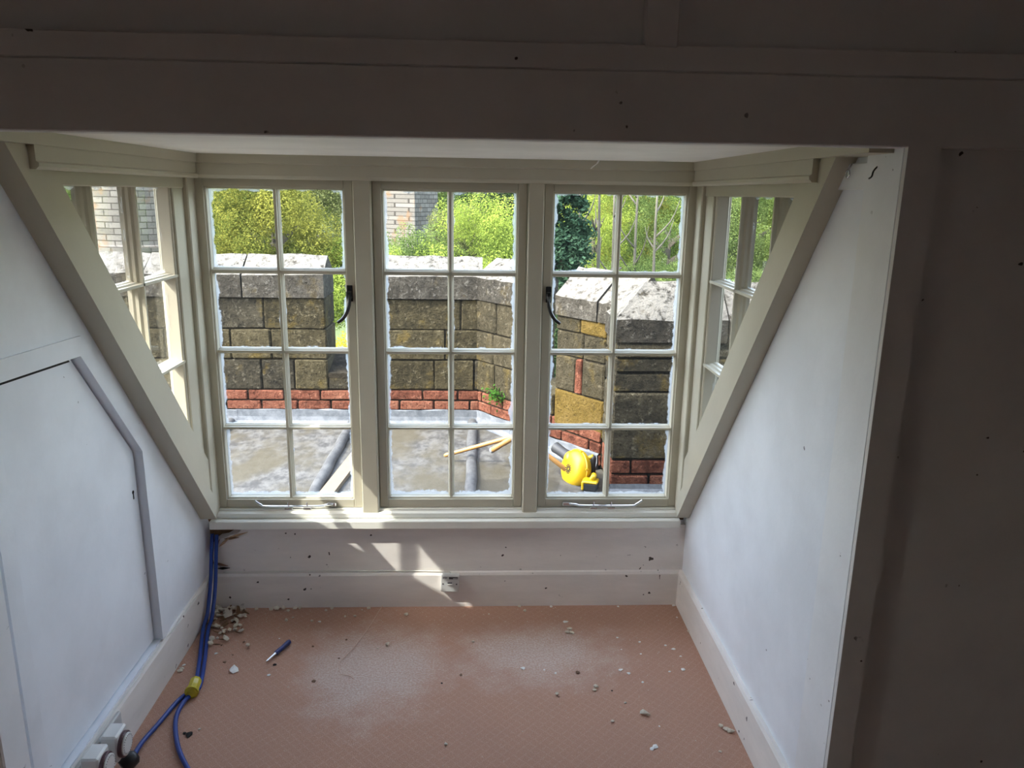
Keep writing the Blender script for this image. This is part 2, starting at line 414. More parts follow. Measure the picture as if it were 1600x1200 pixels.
# room shell behind the partition
wy0, wy1, wz0, wz1 = -3.20, -2.78, 1.0, 1.62       # small side window of the main room
wrl = empty('wall_room_left', (-RX, -3, 0), kind='structure')
box('wall_board', -RX - .1, -RX, RY0, wy0, 0, RZ, MT['front'], wrl, 0); box('wall_board', -RX - .1, -RX, wy1, YF + .05, 0, RZ, MT['front'], wrl, 0)
box('wall_board', -RX - .1, -RX, wy0, wy1, 0, wz0, MT['front'], wrl, 0); box('wall_board', -RX - .1, -RX, wy0, wy1, wz1, RZ, MT['front'], wrl, 0)
w4 = empty('window_4', (-RX, -3, wz0), kind='structure')
for a_, b_ in ((wy0, wy0 + .04), (wy1 - .04, wy1), (-3.012, -2.988)): box('stile', -RX - .07, -RX - .03, a_, b_, wz0, wz1, MT['frame'], w4)
for a_, b_ in ((wz0, wz0 + .04), (wz1 - .04, wz1), (1.29, 1.31)): box('rail', -RX - .07, -RX - .03, wy0, wy1, a_, b_, MT['frame'], w4)
box('pane', -RX - .052, -RX - .048, wy0 + .03, wy1 - .03, wz0 + .03, wz1 - .03, MT['glass_side'], w4, 0)
box('wall_room_right', RX, RX + .1, RY0, YF + .05, 0, RZ, MT['front'], bev=0, kind='structure')
box('wall_room_back', -RX - .1, RX + .1, RY0 - .1, RY0, 0, RZ, MT['front'], bev=0, kind='structure')
box('ceiling_room', -RX - .1, RX + .1, RY0 - .1, YF + .05, RZ, RZ + .1, MT['front'], bev=0, kind='structure')

# --- panelled partition (wall_front): backing sheets with the opening, proud boards as children
YB = YF + .022
wf = empty('wall_front', (0, YF, 0), kind='structure', label='dark painted panelled partition framing the dormer opening')
def fbox(name, x0, x1, z0, z1, proud=0.0, bev=.0025): return box(name, x0, x1, YF - proud, YF + .05, z0, z1, MT['front'], wf, bev)
box('upper_panel', -RX, .41, YB, YF + .06, 1.88, RZ, MT['front'], wf, 0)
box('upper_panel', .468, RX, YB, YF + .06, 1.88, RZ, MT['front'], wf, 0)
fbox('stile', .408, .470, 1.900, RZ)
fbox('rail', -RX, RX, 1.859, 1.9055, -.002)
fbox('beam_board', -RX, RX, ZB, 1.8585, 0.0)
box('side_panel', .975, RX, YF + .032, YF + .06, 0, 1.80, MT['front'], wf, 0)
box('side_panel', -RX, -.985, YB, YF + .06, 0, 1.80, MT['front'], wf, 0)
# narrow stile beside the opening, stepping outwards at its top as in the panelled frame
prism_y('stile', [(.9275, 0), (.981, 0), (.988, 1.0), (.993, 1.735), (1.002, 1.745), (1.0135, 1.7955), (1.0135, 1.80), (.9275, 1.80)], YF - .0005, YF + .012, MT['front'], wf)
prism_y('stile', [(-.953, 0), (-.985, 0), (-.990, 1.735), (-1.012, 1.80), (-.953, 1.80)], YF - .0005, YF + .05, MT['front'], wf)

# --- side walls of the dormer (under the sloping rails)
def zrail_low(y): return .40 + (-.10 - y) * (1.725 - .40) / 1.02      # lower edge of the sloping rail
wl_pts = [(YF + .05, 0), (-1.0, 0), (-1.0, .01), (-.06, 0), (-.02, 0), (-.02, .33), (-.08, .41), (-1.11, 1.74), (YF + .05, 1.76)]
# left wall with the opening of the hatch cut out of it
hatch = [(-1.245, .158), (-.548, .158), (-.558, .829), (-.862, 1.198), (-1.245, 1.212)]
def wall_with_hole(name, x0, x1, outer, hole, mat, **kw):
    bm = bmesh.new()
    def loop(pts, x):
        vs_ = [bm.verts.new((x, a, b)) for a, b in pts]
        return vs_, [bm.edges.new((vs_[i], vs_[(i + 1) % len(vs_)])) for i in range(len(vs_))]
    rings = []
    for x in (x0, x1):
        o, eo = loop(outer, x); h, eh = loop(hole, x)
        bmesh.ops.triangle_fill(bm, edges=eo + eh, use_beauty=True)
        rings.append((o, h))
    for idx in (0, 1):
        A, B = rings[0][idx], rings[1][idx]
        for i in range(len(A)): bm.faces.new((A[i], A[(i + 1) % len(A)], B[(i + 1) % len(B)], B[i]))
    return bm_obj(name, bm, mat, **kw)
outer = [(YF + .05, 0), (-.02, 0), (-.02, .35), (-.05, .40), (-1.09, 1.745), (YF + .05, 1.76)]
wall_l = wall_with_hole('wall_left', -WX, -WX - .05, outer, hatch, MT['wall'], kind='structure', label='white boarded cheek wall holding the small angled hatch')
wall_r = prism_x('wall_right', outer, WX - .010, WX + .05, MT['wall'], kind='structure', label='plain white cheek wall with scuffs and dents')
# backing behind the left wall (eaves void) keeps daylight out
prism_x('wall_eaves_left', [(YF + .05, 0), (.1, 0), (.1, .15), (-1.2, 1.6), (YF + .05, 1.6)], -WX - .30, -WX - .25, MT['front'], kind='structure')

# jamb linings at the mouth of the dormer
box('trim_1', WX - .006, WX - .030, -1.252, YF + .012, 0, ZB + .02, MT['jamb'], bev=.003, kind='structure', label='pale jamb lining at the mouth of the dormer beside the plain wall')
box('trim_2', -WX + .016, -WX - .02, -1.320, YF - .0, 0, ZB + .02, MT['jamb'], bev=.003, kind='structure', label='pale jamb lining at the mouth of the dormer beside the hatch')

# --- back wall under the window
wb = empty('wall_back', (0, -.03, 0), kind='structure', label='painted boards under the window, broken open at one end')
box('core', -WX - .02, WX + .02, -.008, .10, 0, .36, MT['timber'], wb, 0)
prism_y('apron_board', [(-WX, .1525), (WX - .01, .1525), (WX - .01, .350), (-.775, .350), (-.79, .338), (-.82, .333), (-.84, .318), (-.862, .314), (-.885, .300), (-.912, .296), (-.93, .282), (-.94, .22), (-.932, .17), (-WX, .165)],
        -.062, -.012, MT['base'], wb)
bb = prism_x('baseboard_back', [(-.012, 0), (-.073, 0), (-.073, .138), (-.069, .149), (-.062, .152), (-.012, .152)], -WX + .006, WX - .012, MT['base'], kind='structure', label='scuffed back baseboard with flaking paint')
bl = empty('baseboard_left', (-WX, -.7, 0), kind='structure', label='scuffed baseboard below the hatch')
prism_y('board', [(-WX - .0, 0), (-WX + .014, 0), (-WX + .014, .142), (-WX + .008, .152), (-WX, .152)], -1.32, -.058, MT['base'], bl)
prism_y('baseboard_right', [(WX - .01, 0), (WX - .030, 0), (WX - .028, .142), (WX - .022, .152), (WX - .01, .152)], -1.252, -.058, MT['base'], kind='structure', label='pale baseboard along the plain cheek wall')

# ================================================================== HATCH DOOR
d1 = empty('door_1', (-WX - .02, -.9, .158), kind='structure', label='small five-sided white hatch door recessed in the cheek wall')
dp = [(-1.238, .163), (-.553, .163), (-.563, .827), (-.865, 1.192), (-1.238, 1.206)]
prism_x('door_panel', dp, -WX - .045, -WX - .020, MT['wall'], d1)
def fr(a, b, wdt, name='frame_board', inset=0.0):
    # flat board lying on the wall outside the edge a->b
    a = Vector((a[0], a[1])); b = Vector((b[0], b[1])); t = (b - a).normalized(); n = Vector((t.y, -t.x))
    return a, b, n * wdt
def frame_board(a, b, a2, b2):
    prism_x('frame_board', [a, b, b2, a2], -WX - .001, -WX + .008, MT['wall'], d1)
frame_board((-1.245, 1.212), (-.862, 1.198), (-1.245, 1.262), (-.845, 1.250))
frame_board((-.862, 1.198), (-.558, .829), (-.845, 1.250), (-.505, .842))
frame_board((-.558, .829), (-.548, .158), (-.505, .842), (-.490, .158))
frame_board((-1.245, .158), (-1.245, 1.212), (-1.30, .158), (-1.30, 1.262))
prism_x('door_top_shadow', [(-1.238, 1.1972), (-.868, 1.1832), (-.872, 1.189), (-1.238, 1.203)], -WX - .0202, -WX - .0194, MT['dark'], d1)  # dark strip painted in as the contact shadow along the door top
kh = on_x(208, 772, -WX - .020)
bm = bmesh.new(); add_lathe(bm, [(.006, 0), (.006, .0012)], axis_M((-WX - .0200, kh.y, kh.z + .006), (1, 0, 0)), 14); add_box(bm, -WX - .020, -WX - .0188, kh.y - .0028, kh.y + .0028, kh.z - .017, kh.z + .004)
bm_obj('keyhole', bm, MT['dark'], d1, label='black keyhole slot')
h1 = on_x(62, 1130, -WX); box('hinge_slot', -WX - .021, -WX - .012, -1.236, -1.226, .245, .345, MT['jamb'], d1, .001)

# ================================================================== BACK WINDOW
w1 = empty('window_1', (0, -.05, .36), kind='structure', label='cream painted three-light casement window with small panes')
F = MT['frame']
ZG = [1.6385, 1.3439, 1.0424, .7409, .4570]
JF = -.060   # face of jambs and mullions
SF = -.034   # face of casement stiles
XG = [(-.870, -.3854), (-.2393, .2453), (.3854, .870)]
ST = .038    # stile width outside the glass
# jambs
def jamb(name, x0, x1):
    o = box(name, x0, x1, JF, .06, .40, 1.700, F, w1, .004); return o
jamb('jamb', -WX - .005, -.870 - ST - .004); jamb('jamb', .870 + ST + .004, WX + .005)
jamb('mullion', XG[0][1] + ST + .003, XG[1][0] - ST - .003); jamb('mullion', XG[1][1] + ST + .003, XG[2][0] - ST - .003)
# staff beads beside each opening
for x0, x1 in XG:
    for s, x in ((-1, x0 - ST), (1, x1 + ST)):
        box('bead', x - (.009 if s < 0 else -.002), x + (-.002 if s < 0 else .009), JF + .012, .0, .415, 1.682, F, w1, .003)
    box('bead', x0 - ST, x1 + ST, JF + .012, 0, 1.672, 1.682, F, w1, .003)
box('frame_head', -WX, WX, JF + .0, .06, 1.680, ZC + .01, F, w1, .003)
prism_x('cornice', [(JF, 1.672), (JF - .006, 1.676), (JF - .012, 1.684), (JF - .012, 1.722), (JF - .022, 1.726), (JF - .022, ZC + .002), (JF, ZC + .002)], -.905, .905, F, w1)
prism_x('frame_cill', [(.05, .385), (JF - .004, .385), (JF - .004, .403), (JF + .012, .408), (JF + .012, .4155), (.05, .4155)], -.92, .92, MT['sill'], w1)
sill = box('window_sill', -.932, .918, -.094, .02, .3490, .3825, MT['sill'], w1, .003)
pane_me = None; bar_h_me = {}
def ring(name, x0, x1, z0, z1, wx, wb_, y0, y1, mat, parent, ov=.012):
    # casement ring with a stepped ovolo inside
    bm = bmesh.new()
    add_box(bm, x0 - wx, x0 - ov * .5, y0, y1, z0 - wb_, z1 + wx, .002)
    add_box(bm, x1 + ov * .5, x1 + wx, y0, y1, z0 - wb_, z1 + wx, .002)
    add_box(bm, x0 - ov * .5, x1 + ov * .5, y0, y1, z1 + ov * .5, z1 + wx, .002)
    add_box(bm, x0 - ov * .5, x1 + ov * .5, y0, y1, z0 - wb_, z0 - ov * .5, .002)
    yy = y0 + .009
    add_box(bm, x0 - ov, x0, yy, y1 - .004, z0 - ov, z1 + ov, .003)
    add_box(bm, x1, x1 + ov, yy, y1 - .004, z0 - ov, z1 + ov, .003)
    add_box(bm, x0, x1, yy, y1 - .004, z1, z1 + ov, .003)
    add_box(bm, x0, x1, yy, y1 - .004, z0 - ov, z0, .003)
    return bm_obj(name, bm, mat, parent)
def bar_profile(bw=.0115):
    return [(-bw, .012), (-bw, .004), (-bw * .75, -.002), (-bw * .75, -.008), (-bw * .38, -.014), (-bw * .38, -.024), (bw * .38, -.024), (bw * .38, -.014), (bw * .75, -.008), (bw * .75, -.002), (bw, .004), (bw, .012)]
for ci, (x0, x1) in enumerate(XG):
    cs = ring('casement', x0, x1, ZG[4], ZG[0], ST, .040, SF, .02, F, w1)
    cs['label'] = ['casement with a black handle beside the broken wall corner', 'fixed middle light without handle or stay', 'casement with a black handle beside the plain wall'][ci]
    xm = (x0 + x1) / 2
    bm = bmesh.new(); add_prism(bm, bar_profile(), lambda a, b: (xm + a, b, ZG[4] - .002), lambda a, b: (xm + a, b, ZG[0] + .002)); bm_obj('glazing_bar', bm, F, cs)
    for r in (1, 2, 3):
        for xa, xb in ((x0 - .002, xm - .002), (xm + .002, x1 + .002)):
            bm = bmesh.new(); add_prism(bm, bar_profile(), lambda a, b: (xa, b, ZG[r] + a), lambda a, b: (xb, b, ZG[r] + a)); bm_obj('glazing_bar', bm, F, cs)
    for r in range(4):
        for xa, xb in ((x0, xm), (xm, x1)):
            box('pane', xa, xb, .004, .0075, ZG[r + 1], ZG[r], MT['glass'], cs, 0)
# latch handles and stays
def latch(px, py, s, cs_x):
    p = on_y(px, py, SF - .015); p.x -= s * .004
    bm = bmesh.new()
    add_box(bm, p.x - .0105, p.x + .0105, SF - .007, SF, p.z - .03, p.z + .03, .0015)
    add_box(bm, p.x - .0115, p.x + .0095, SF - .024, SF - .004, p.z - .020, p.z + .010, .004)
    pts = [(p.x, SF - .020, p.z - .004), (p.x + s * .001, SF - .026, p.z - .03), (p.x - s * .006, SF - .030, p.z - .06), (p.x - s * .022, SF - .032, p.z - .088), (p.x - s * .043, SF - .034, p.z - .105)]
    add_tube(bm, spline(pts, 6), [.0055 + .0015 * math.sin(i * .12) for i in range(25)], 8)
    return bm
casements = [o for o in COL.objects if o.name.startswith('casement')]
bm_obj('latch_handle', latch(547.5, 459, 1, 0), MT['black'], casements[0], label='curved black iron latch handle')
bm_obj('latch_handle', latch(856, 461, -1, 0), MT['black'], casements[2], label='curved black iron latch handle')
def stay(pxa, pya, pxb, pyb, s):
    # s=+1: pivot at right end, curl at left
    z = .430; y = SF - .012
    a = on_y(pxa, pya, y); b = on_y(pxb, pyb, y)
    bm = bmesh.new()
    xl, xr = (a.x, b.x) if s > 0 else (b.x, a.x)
    zc = on_y((pxa + pxb) / 2, 791 if s > 0 else 790, y).z
    pts = [(a.x, y - .004, zc + .024), (a.x + s * .022, y - .004, zc + .008), (a.x + s * .05, y - .002, zc), (b.x - s * .06, y, zc), (b.x - s * .03, y, zc + .005), (b.x, y, zc + .008)]
    add_tube(bm, spline(pts, 6), .0045, 8)
    add_box(bm, b.x - .026, b.x + .010, SF - .014, SF, zc - .001, zc + .015, .003)
    for t in (.42, .66):
        x = a.x + (b.x - a.x) * (t if s > 0 else t)
        add_tube(bm, [(x, y, zc - .008), (x, y, zc + .016)], .003, 8)
        add_box(bm, x - .016, x + .016, SF - .016, SF + .006, zc - .014, zc - .006, .002)
    return bm
bm_obj('stay_bar', stay(399, 784, 521, 788, 1), MT['chrome'], casements[0], smooth=False, label='chrome casement stay with curled end')
bm_obj('stay_bar', stay(1003, 784, 889, 786, -1), MT['chrome'], casements[2], label='chrome casement stay with curled end')

# ================================================================== CHEEK WINDOWS AND SLOPING RAILS
def zg_edge(y): return 1.637 - 1.215 * (y + .925)      # edge between glass and slope rail
def cheek(name, s, label):
    wn = empty(name, (s * .95, -.4, .40), kind='structure', label=label)
    X = lambda d: s * d     # d: distance from centre line
    yA, yB = -.200, -.925
    # corner post, head rail
    box('corner_post', X(.905), X(1.0), -.105, .0, .40, 1.70, F, wn, .004)
    box('stile', X(.921), X(.985), yA, -.103, .60, 1.68, F, wn, .003)
    box('bead', X(.928), X(.975), yA - .014, yA + .002, .66, 1.66, F, wn, .004)
    box('head_rail', X(.918), X(.985), -1.09, -.103, 1.637, 1.70, F, wn, .003)
    # glazing bars: two uprights, clipped by the slope
    ys = (-.478, -.752); bw = .0115
    prof = [(-bw, .975), (-bw, .962), (-bw * .75, .955), (-bw * .75, .945), (-bw * .38, .938), (-bw * .38, .926), (bw * .38, .926), (bw * .38, .938), (bw * .75, .945), (bw * .75, .955), (bw, .962), (bw, .975)]
    for y in ys:
        bm = bmesh.new(); add_prism(bm, prof, lambda a, b: (X(b), y + a, zg_edge(y) - .06), lambda a, b: (X(b), y + a, 1.64)); bm_obj('glazing_bar', bm, F, wn)
    for z in ZG[1:4]:
        ye = -.925 + (1.637 - z) / 1.215
        cells = [yA] + [y for y in ys if y > ye + .01] + [ye - .06]
        for a_, b_ in zip(cells[:-1], cells[1:]):
            bm = bmesh.new(); add_prism(bm, prof, lambda a, b: (X(b), a_ + .002, z + a), lambda a, b: (X(b), b_ + .0, z + a)); bm_obj('glazing_bar', bm, F, wn)
    # panes clipped to the slope
    cols = [yA] + list(ys) + [-1.0]; rows = ZG[:4] + [.50]
    for i in range(3):
        for j in range(4):
            y1, y0 = cols[i], cols[i + 1]; z1, z0 = rows[j], rows[j + 1]
            poly = [(y0, z0), (y1, z0), (y1, z1), (y0, z1)]
            out = []
            g = lambda p: p[1] - (zg_edge(p[0]) - .03)
            for q in range(4):
                p, r = poly[q], poly[(q + 1) % 4]
                if g(p) >= 0: out.append(p)
                if (g(p) >= 0) != (g(r) >= 0):
                    t = g(p) / (g(p) - g(r)); out.append((p[0] + t * (r[0] - p[0]), p[1] + t * (r[1] - p[1])))
            if len(out) >= 3: prism_x('pane', out, X(.964), X(.9675), MT['glass_side'], wn)
    # sloping rail: wide face plus the slimmer stop against the glass
    lo = lambda y: .403 + (-.108 - y) * 1.245
    U = [(-1.135, lo(-1.135) + .0), (-.108, .403), (-.108, .470), (-.108, .50)]
    face = [(-1.178, lo(-1.178)), (-.105, lo(-.105)), (-.105, lo(-.105) + .092), (-1.10, 1.735)]
    prism_x('slope_rail', face, X(.897), X(.985), F, wn)
    stop = [(-1.08, lo(-1.08) + .085), (-.105, lo(-.105) + .085), (-.105, zg_edge(-.105)), (-.925, 1.637), (-.98, 1.70)]
    prism_x('slope_stop', stop, X(.910), X(.985), F, wn)
    return wn
cheek('window_2', -1, 'triangular glazed cheek window above the hatch wall')
cheek('window_3', 1, 'triangular glazed cheek window above the plain wall')
# head mouldings over the cheek windows (cut square at the room end) and the fascia above
for i, s in ((3, -1), (4, 1)):
    t = empty('trim_%d' % i, (s * .92, -.6, 1.67), kind='structure', label='cream head moulding over the cheek window %s wall' % ('above the hatch' if s < 0 else 'above the plain'))
    prism_y('moulding', [(s * .985, 1.672), (s * .884, 1.672), (s * .877, 1.678), (s * .876, 1.686), (s * .882, 1.690), (s * .882, 1.726), (s * .985, 1.726)], -1.085, -.052, F, t)
    prism_y('fascia', [(s * 1.0, 1.725), (s * .876, 1.725), (s * .874, ZC + .004), (s * 1.0, ZC + .004)], YF + .05, -.052, F, t)

# outer skin: dormer roof, main roof slopes beside the dormer, so only the windows let light in
box('roof_dormer', -1.12, 1.12, YF + .06, .22, ZC + .1, ZC + .16, MT['lead'], bev=0, kind='structure')
for s in (-1, 1):
    a, b = 1.0 * s, 3.2 * s
    P = [(a, -2.4, 3.25), (b, -2.4, 3.25), (b, .12, .17), (a, .12, .17)]
    Q = [(x, y + .06, z + .05) for x, y, z in P]
    o = mesh('roof_slope', P + Q, [(0, 1, 2, 3), (7, 6, 5, 4), (0, 4, 5, 1), (1, 5, 6, 2), (2, 6, 7, 3), (3, 7, 4, 0)], MT['tile'], kind='structure')
# unseen eaves, added and sized to keep sun off the upper cheek panes
for sx_ in (-1, 1):
    box('eave_sun_shade', sx_ * .99, sx_ * 1.255, YF + .10, .22, 1.715, ZC + .10, MT['lead'], bev=.004, kind='structure')
box('wall_outer_apron', -WX - .3, WX + .3, .10, .13, .0, .385, MT['lead'], bev=0, kind='structure')

# ================================================================== HOOK BOARD
hb0 = on_x(1305, 262, WX - .010)
hk = empty('hook_board', (WX - .02, -1.19, 1.66), label='white strip of wood with two small metal hooks high on the plain wall', cat='hook board')
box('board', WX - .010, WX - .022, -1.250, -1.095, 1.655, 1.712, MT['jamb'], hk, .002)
def hook(px, py, pts, nm):
    p = on_x(px, py, WX - .024)
    bm = bmesh.new(); add_tube(bm, spline([(WX - .024 - a * .7, p.y + b, p.z + c) for a, b, c in pts], 6), .0018, 8); bm_obj('hook', bm, MT['steel'] if nm else MT['blackplastic'], hk)
hook(1330, 268, [(0, 0, .016), (.006, .0, .008), (.010, .006, 0), (.010, .008, -.008), (.010, 0, -.013), (.010, -.008, -.008), (.010, -.006, 0), (.010, -.002, .004)], 1)
hook(1374, 268, [(0, 0, .012), (.010, 0, .008), (.018, 0, 0), (.020, .002, -.010), (.020, .012, -.014)], 0)

# ================================================================== LEAD ROOF OUTSIDE
ZR = .17
rf = empty('lead_roof', (0, 1.0, ZR), kind='structure', label='flat grey lead roof outside the window with rolled seams')
box('lead_sheet', -3.4, 3.4, .12, 2.3, .05, ZR, MT['lead'], rf, 0)
for x, ye in ((-2.25, 1.93), (-1.476, 1.93), (-.700, 1.93), (.076, 1.93)):
    prof = [(.030 * math.cos(a), .012 + .030 * math.sin(a)) for a in [math.pi * k / 10 for k in range(11)]] + [(-.024, -.004), (.024, -.004)]
    bm = bmesh.new(); n = 14
    rings = []
    for i in range(n + 1):
        y = .14 + (ye - .14) * i / n; wob = .003 * math.sin(i * 2.1 + x * 9); sc = 1 + .05 * math.sin(i * 1.3 + x)
        rings.append([bm.verts.new((x + wob + a * sc, y, ZR + max(-.004, b * sc))) for a, b in prof])
    for i in range(n):
        for k in range(len(prof)): bm.faces.new((rings[i][k], rings[i][(k + 1) % len(prof)], rings[i + 1][(k + 1) % len(prof)], rings[i + 1][k]))
    bm.faces.new(rings[0]); bm.faces.new(rings[-1][::-1])
    o = bm_obj('lead_roll', bm, MT['leadroll'], rf); smooth_by_angle(o, 50)

# ================================================================== PARAPET
rs = random.Random(11)
TH = .32
class Wall:
    def __init__(s, p0, p1, label):
        s.p0 = Vector((p0[0], p0[1], 0)); p1 = Vector((p1[0], p1[1], 0)); s.L = (p1 - s.p0).length
        u = (p1 - s.p0).normalized(); b = Vector((-u.y, u.x, 0))     # b points into the wall, away from the roof
        s.M = Matrix((u, b, Vector((0, 0, 1)))).transposed().to_4x4(); s.M.translation = s.p0
        mid = (s.p0 + p1) / 2
        s.e = empty('parapet_wall', (mid.x, mid.y, ZR), label=label, cat='parapet')
    def piece(s, name, a0, a1, c0, c1, mat, b0=0.0, b1=TH, gap=.0025, bev=.008, jit=.004, **kw):
        bm = bmesh.new()
        d = rs.uniform(-1, 1) * jit
        vs_ = add_box(bm, a0 + gap, a1 - gap, b0 + d, b1 + d, c0 + gap, c1 - gap, min(bev, (c1 - c0) * .2))
        for v in bm.verts: v.co = s.M @ (v.co + Vector((rs.uniform(-1, 1), rs.uniform(-1, 1), rs.uniform(-1, 1))) * jit * .7)
        return bm_obj(name, bm, mat, s.e, **kw)
    def core(s, a0, a1, c0, c1): return s.piece('mortar_core', a0 + .012, a1 - .012, c0, c1 - .01, MT['mortar'], .014, TH - .014, 0, 0, 0)
    def course(s, a0, a1, c0, c1, joints, mats, name='stone', **kw):
        ed = [a0] + [j for j in joints if a0 + .03 < j < a1 - .03] + [a1]
        for i in range(len(ed) - 1):
            m = mats if not isinstance(mats, list) else rs.choice(mats)
            s.piece(name, ed[i], ed[i + 1], c0, c1, m, **kw)
    def coping(s, a0, a1, c0, c1, c2, n, mat, hip0=False, hip1=False):
        ed = [a0 + (a1 - a0) * i / n + (rs.uniform(-.06, .06) if 0 < i < n else 0) for i in range(n + 1)]
        for i in range(n):
            x0, x1 = ed[i] + .004, ed[i + 1] - .004
            k0 = .17 if (hip0 and i == 0) else 0.0; k1 = .17 if (hip1 and i == n - 1) else 0.0
            V = []; m_ = 6
            ring_ = []
            for q in range(m_ + 1):
                a = x0 + (x1 - x0) * q / m_
                ar = x0 + k0 + (x1 - k1 - x0 - k0) * q / m_
                j = lambda: rs.uniform(-.006, .006)
                ring_.append([(a, -.012, c0), (a, -.012 + j(), c1 + j()), (ar, .165 + j(), c2 + j()), (a, TH + .012, c1 + j()), (a, TH + .012, c0)])
            verts = [s.M @ Vector(p) for r in ring_ for p in r]
            faces = []
            for q in range(m_):
                for t in range(5): faces.append((q * 5 + t, q * 5 + (t + 1) % 5, (q + 1) * 5 + (t + 1) % 5, (q + 1) * 5 + t))
            faces += [tuple(range(5)), tuple(m_ * 5 + t for t in range(4, -1, -1))]
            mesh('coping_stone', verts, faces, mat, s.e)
    def flashing(s, a0, a1, n, h=.258):
        for i in range(n):
            x0 = a0 + (a1 - a0) * i / n; x1 = a0 + (a1 - a0) * (i + 1) / n + .006
            prof = [(.004, h + .002), (-.008 - .001 * (i % 2), h), (-.009, .215), (-.014, .19), (-.028, .174), (-.050, .1715), (-.050, .168), (.004, .168)]
            m_ = 8; verts = []; faces = []
            for q in range(m_ + 1):
                a = x0 + (x1 - x0) * q / m_
                for b, c in prof: verts.append(s.M @ Vector((a, b + rs.uniform(-.0015, .0015), c + (rs.uniform(-.006, .006) if c > .25 else 0))))
            k = len(prof)
            for q in range(m_):
                for t in range(k): faces.append((q * k + t, q * k + (t + 1) % k, (q + 1) * k + (t + 1) % k, (q + 1) * k + t))
            faces += [tuple(range(k)), tuple(m_ * k + t for t in range(k - 1, -1, -1))]
            mesh('flashing', verts, faces, MT['leadnew'], s.e)

ST_ = [MT['stone'], MT['stone'], MT['stone_dark'], MT['stone']]
def rjoints(a0, a1, lo, hi):
    out = []; a = a0 + rs.uniform(lo, hi) * .7
    while a < a1 - lo * .5: out.append(a); a += rs.uniform(lo, hi)
    return out
def bricks(wl, a0, a1):
    for r, (c0, c1) in enumerate(((.190, .255), (.255, .321), (.321, .390))):
        o = a0 + (-.11 if r % 2 else 0) + .02 * r
        js = []; 
        while o < a1: js.append(o); o += .222 + rs.uniform(-.012, .012)
        wl.course(a0, a1, c0, c1, js, MT['brick'], 'brick', gap=.0045, bev=.006, jit=.003)
# straight run facing the window
A0 = -3.0
W1 = Wall((A0, 1.955), (.120, 1.955), 'straight sandstone parapet with a narrow gap, facing the window')
ax = lambda x: x - A0
bricks(W1, 0, W1.L)
W1.core(0, W1.L, .18, .50)
W1.course(0, W1.L, .390, .50, [], ST_) if False else None
xs_gap0, xs_gap1 = ax(-.850), ax(-.490)
# course C runs the whole length (lower in the gap)
W1.course(0, xs_gap0, .390, .590, [ax(x) for x in (-2.55, -2.15, -1.80, -1.27, -1.06)], ST_)
W1.course(xs_gap1, W1.L, .390, .590, [ax(x) for x in (-.17, .085 - .0)], ST_)
W1.piece('sill_stone', xs_gap0, xs_gap1, .390, .505, MT['stone_dark'])
vsl = [W1.M @ Vector(p) for p in ((xs_gap0, .0, .50), (xs_gap1, .0, .50), (xs_gap1, TH, .575), (xs_gap0, TH, .575), (xs_gap0, 0, .47), (xs_gap1, 0, .47), (xs_gap1, TH, .47), (xs_gap0, TH, .47))]
mesh('sill_stone', vsl, [(0, 1, 2, 3), (7, 6, 5, 4), (0, 4, 5, 1), (1, 5, 6, 2), (2, 6, 7, 3), (3, 7, 4, 0)], MT['mortar'], W1.e)
for (a0, a1) in ((0, xs_gap0), (xs_gap1, W1.L)):
    W1.core(a0, a1, .50, .985)
    W1.course(a0, a1, .590, .785, [ax(x) for x in (-2.7, -2.2, -1.86, -1.45, -1.20, -.02, .03)] if a0 == 0 else [ax(-.10)], ST_)
    W1.course(a0, a1, .785, .985, [ax(x) for x in (-2.4, -2.05, -1.62, -1.235)] if a0 == 0 else [ax(.0)], ST_)
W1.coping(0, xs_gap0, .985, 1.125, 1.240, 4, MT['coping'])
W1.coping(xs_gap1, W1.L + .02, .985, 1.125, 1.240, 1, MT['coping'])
W1.flashing(0, W1.L - .01, 4)
# canted run
PB = Vector((.106, 1.958)); DV = Vector((.646, -.863)).normalized()
W2 = Wall(PB, PB + DV * 1.20, 'canted sandstone parapet with yellow lichen and a weed')
bricks(W2, 0, 1.12)
W2.core(-.06, 1.2, .18, .50)
SB = [MT['stone_canted'], MT['stone_canted'], MT['stone']]
g0, g1 = .39, .735
W2.course(-.012, g0, .390, .590, [.17], SB); W2.course(-.012, g0, .590, .785, [.16], SB); W2.course(-.012, g0, .785, .985, [.19], SB)
W2.piece('sill_stone', g0, g1, .390, .52, MT['stone'])
W2.piece('stone', g1, 1.125, .345, .560, MT['stone_ochre'], label='yellow lichen-covered stone block')
W2.piece('stone', g1, .90, .560, .760, MT['stone_canted']); W2.piece('stone', .90, .955, .560, .760, MT['brick']); W2.piece('stone', .955, 1.125, .560, .760, MT['stone_canted'])
W2.piece('stone', g1, .955, .760, .900, MT['stone_canted']); W2.piece('stone', .955, 1.125, .760, .900, MT['stone_canted'])
W2.piece('stone', g1, .93, .900, .985, MT['stone_canted']); W2.piece('stone', .93, 1.125, .900, .985, MT['stone_ochre'])
W2.core(-.06, g0, .5, .985); W2.core(g1, 1.2, .5, .985)
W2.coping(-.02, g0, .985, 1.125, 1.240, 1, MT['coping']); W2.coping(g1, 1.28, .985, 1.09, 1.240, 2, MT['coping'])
W2.flashing(.0, 1.1, 2)
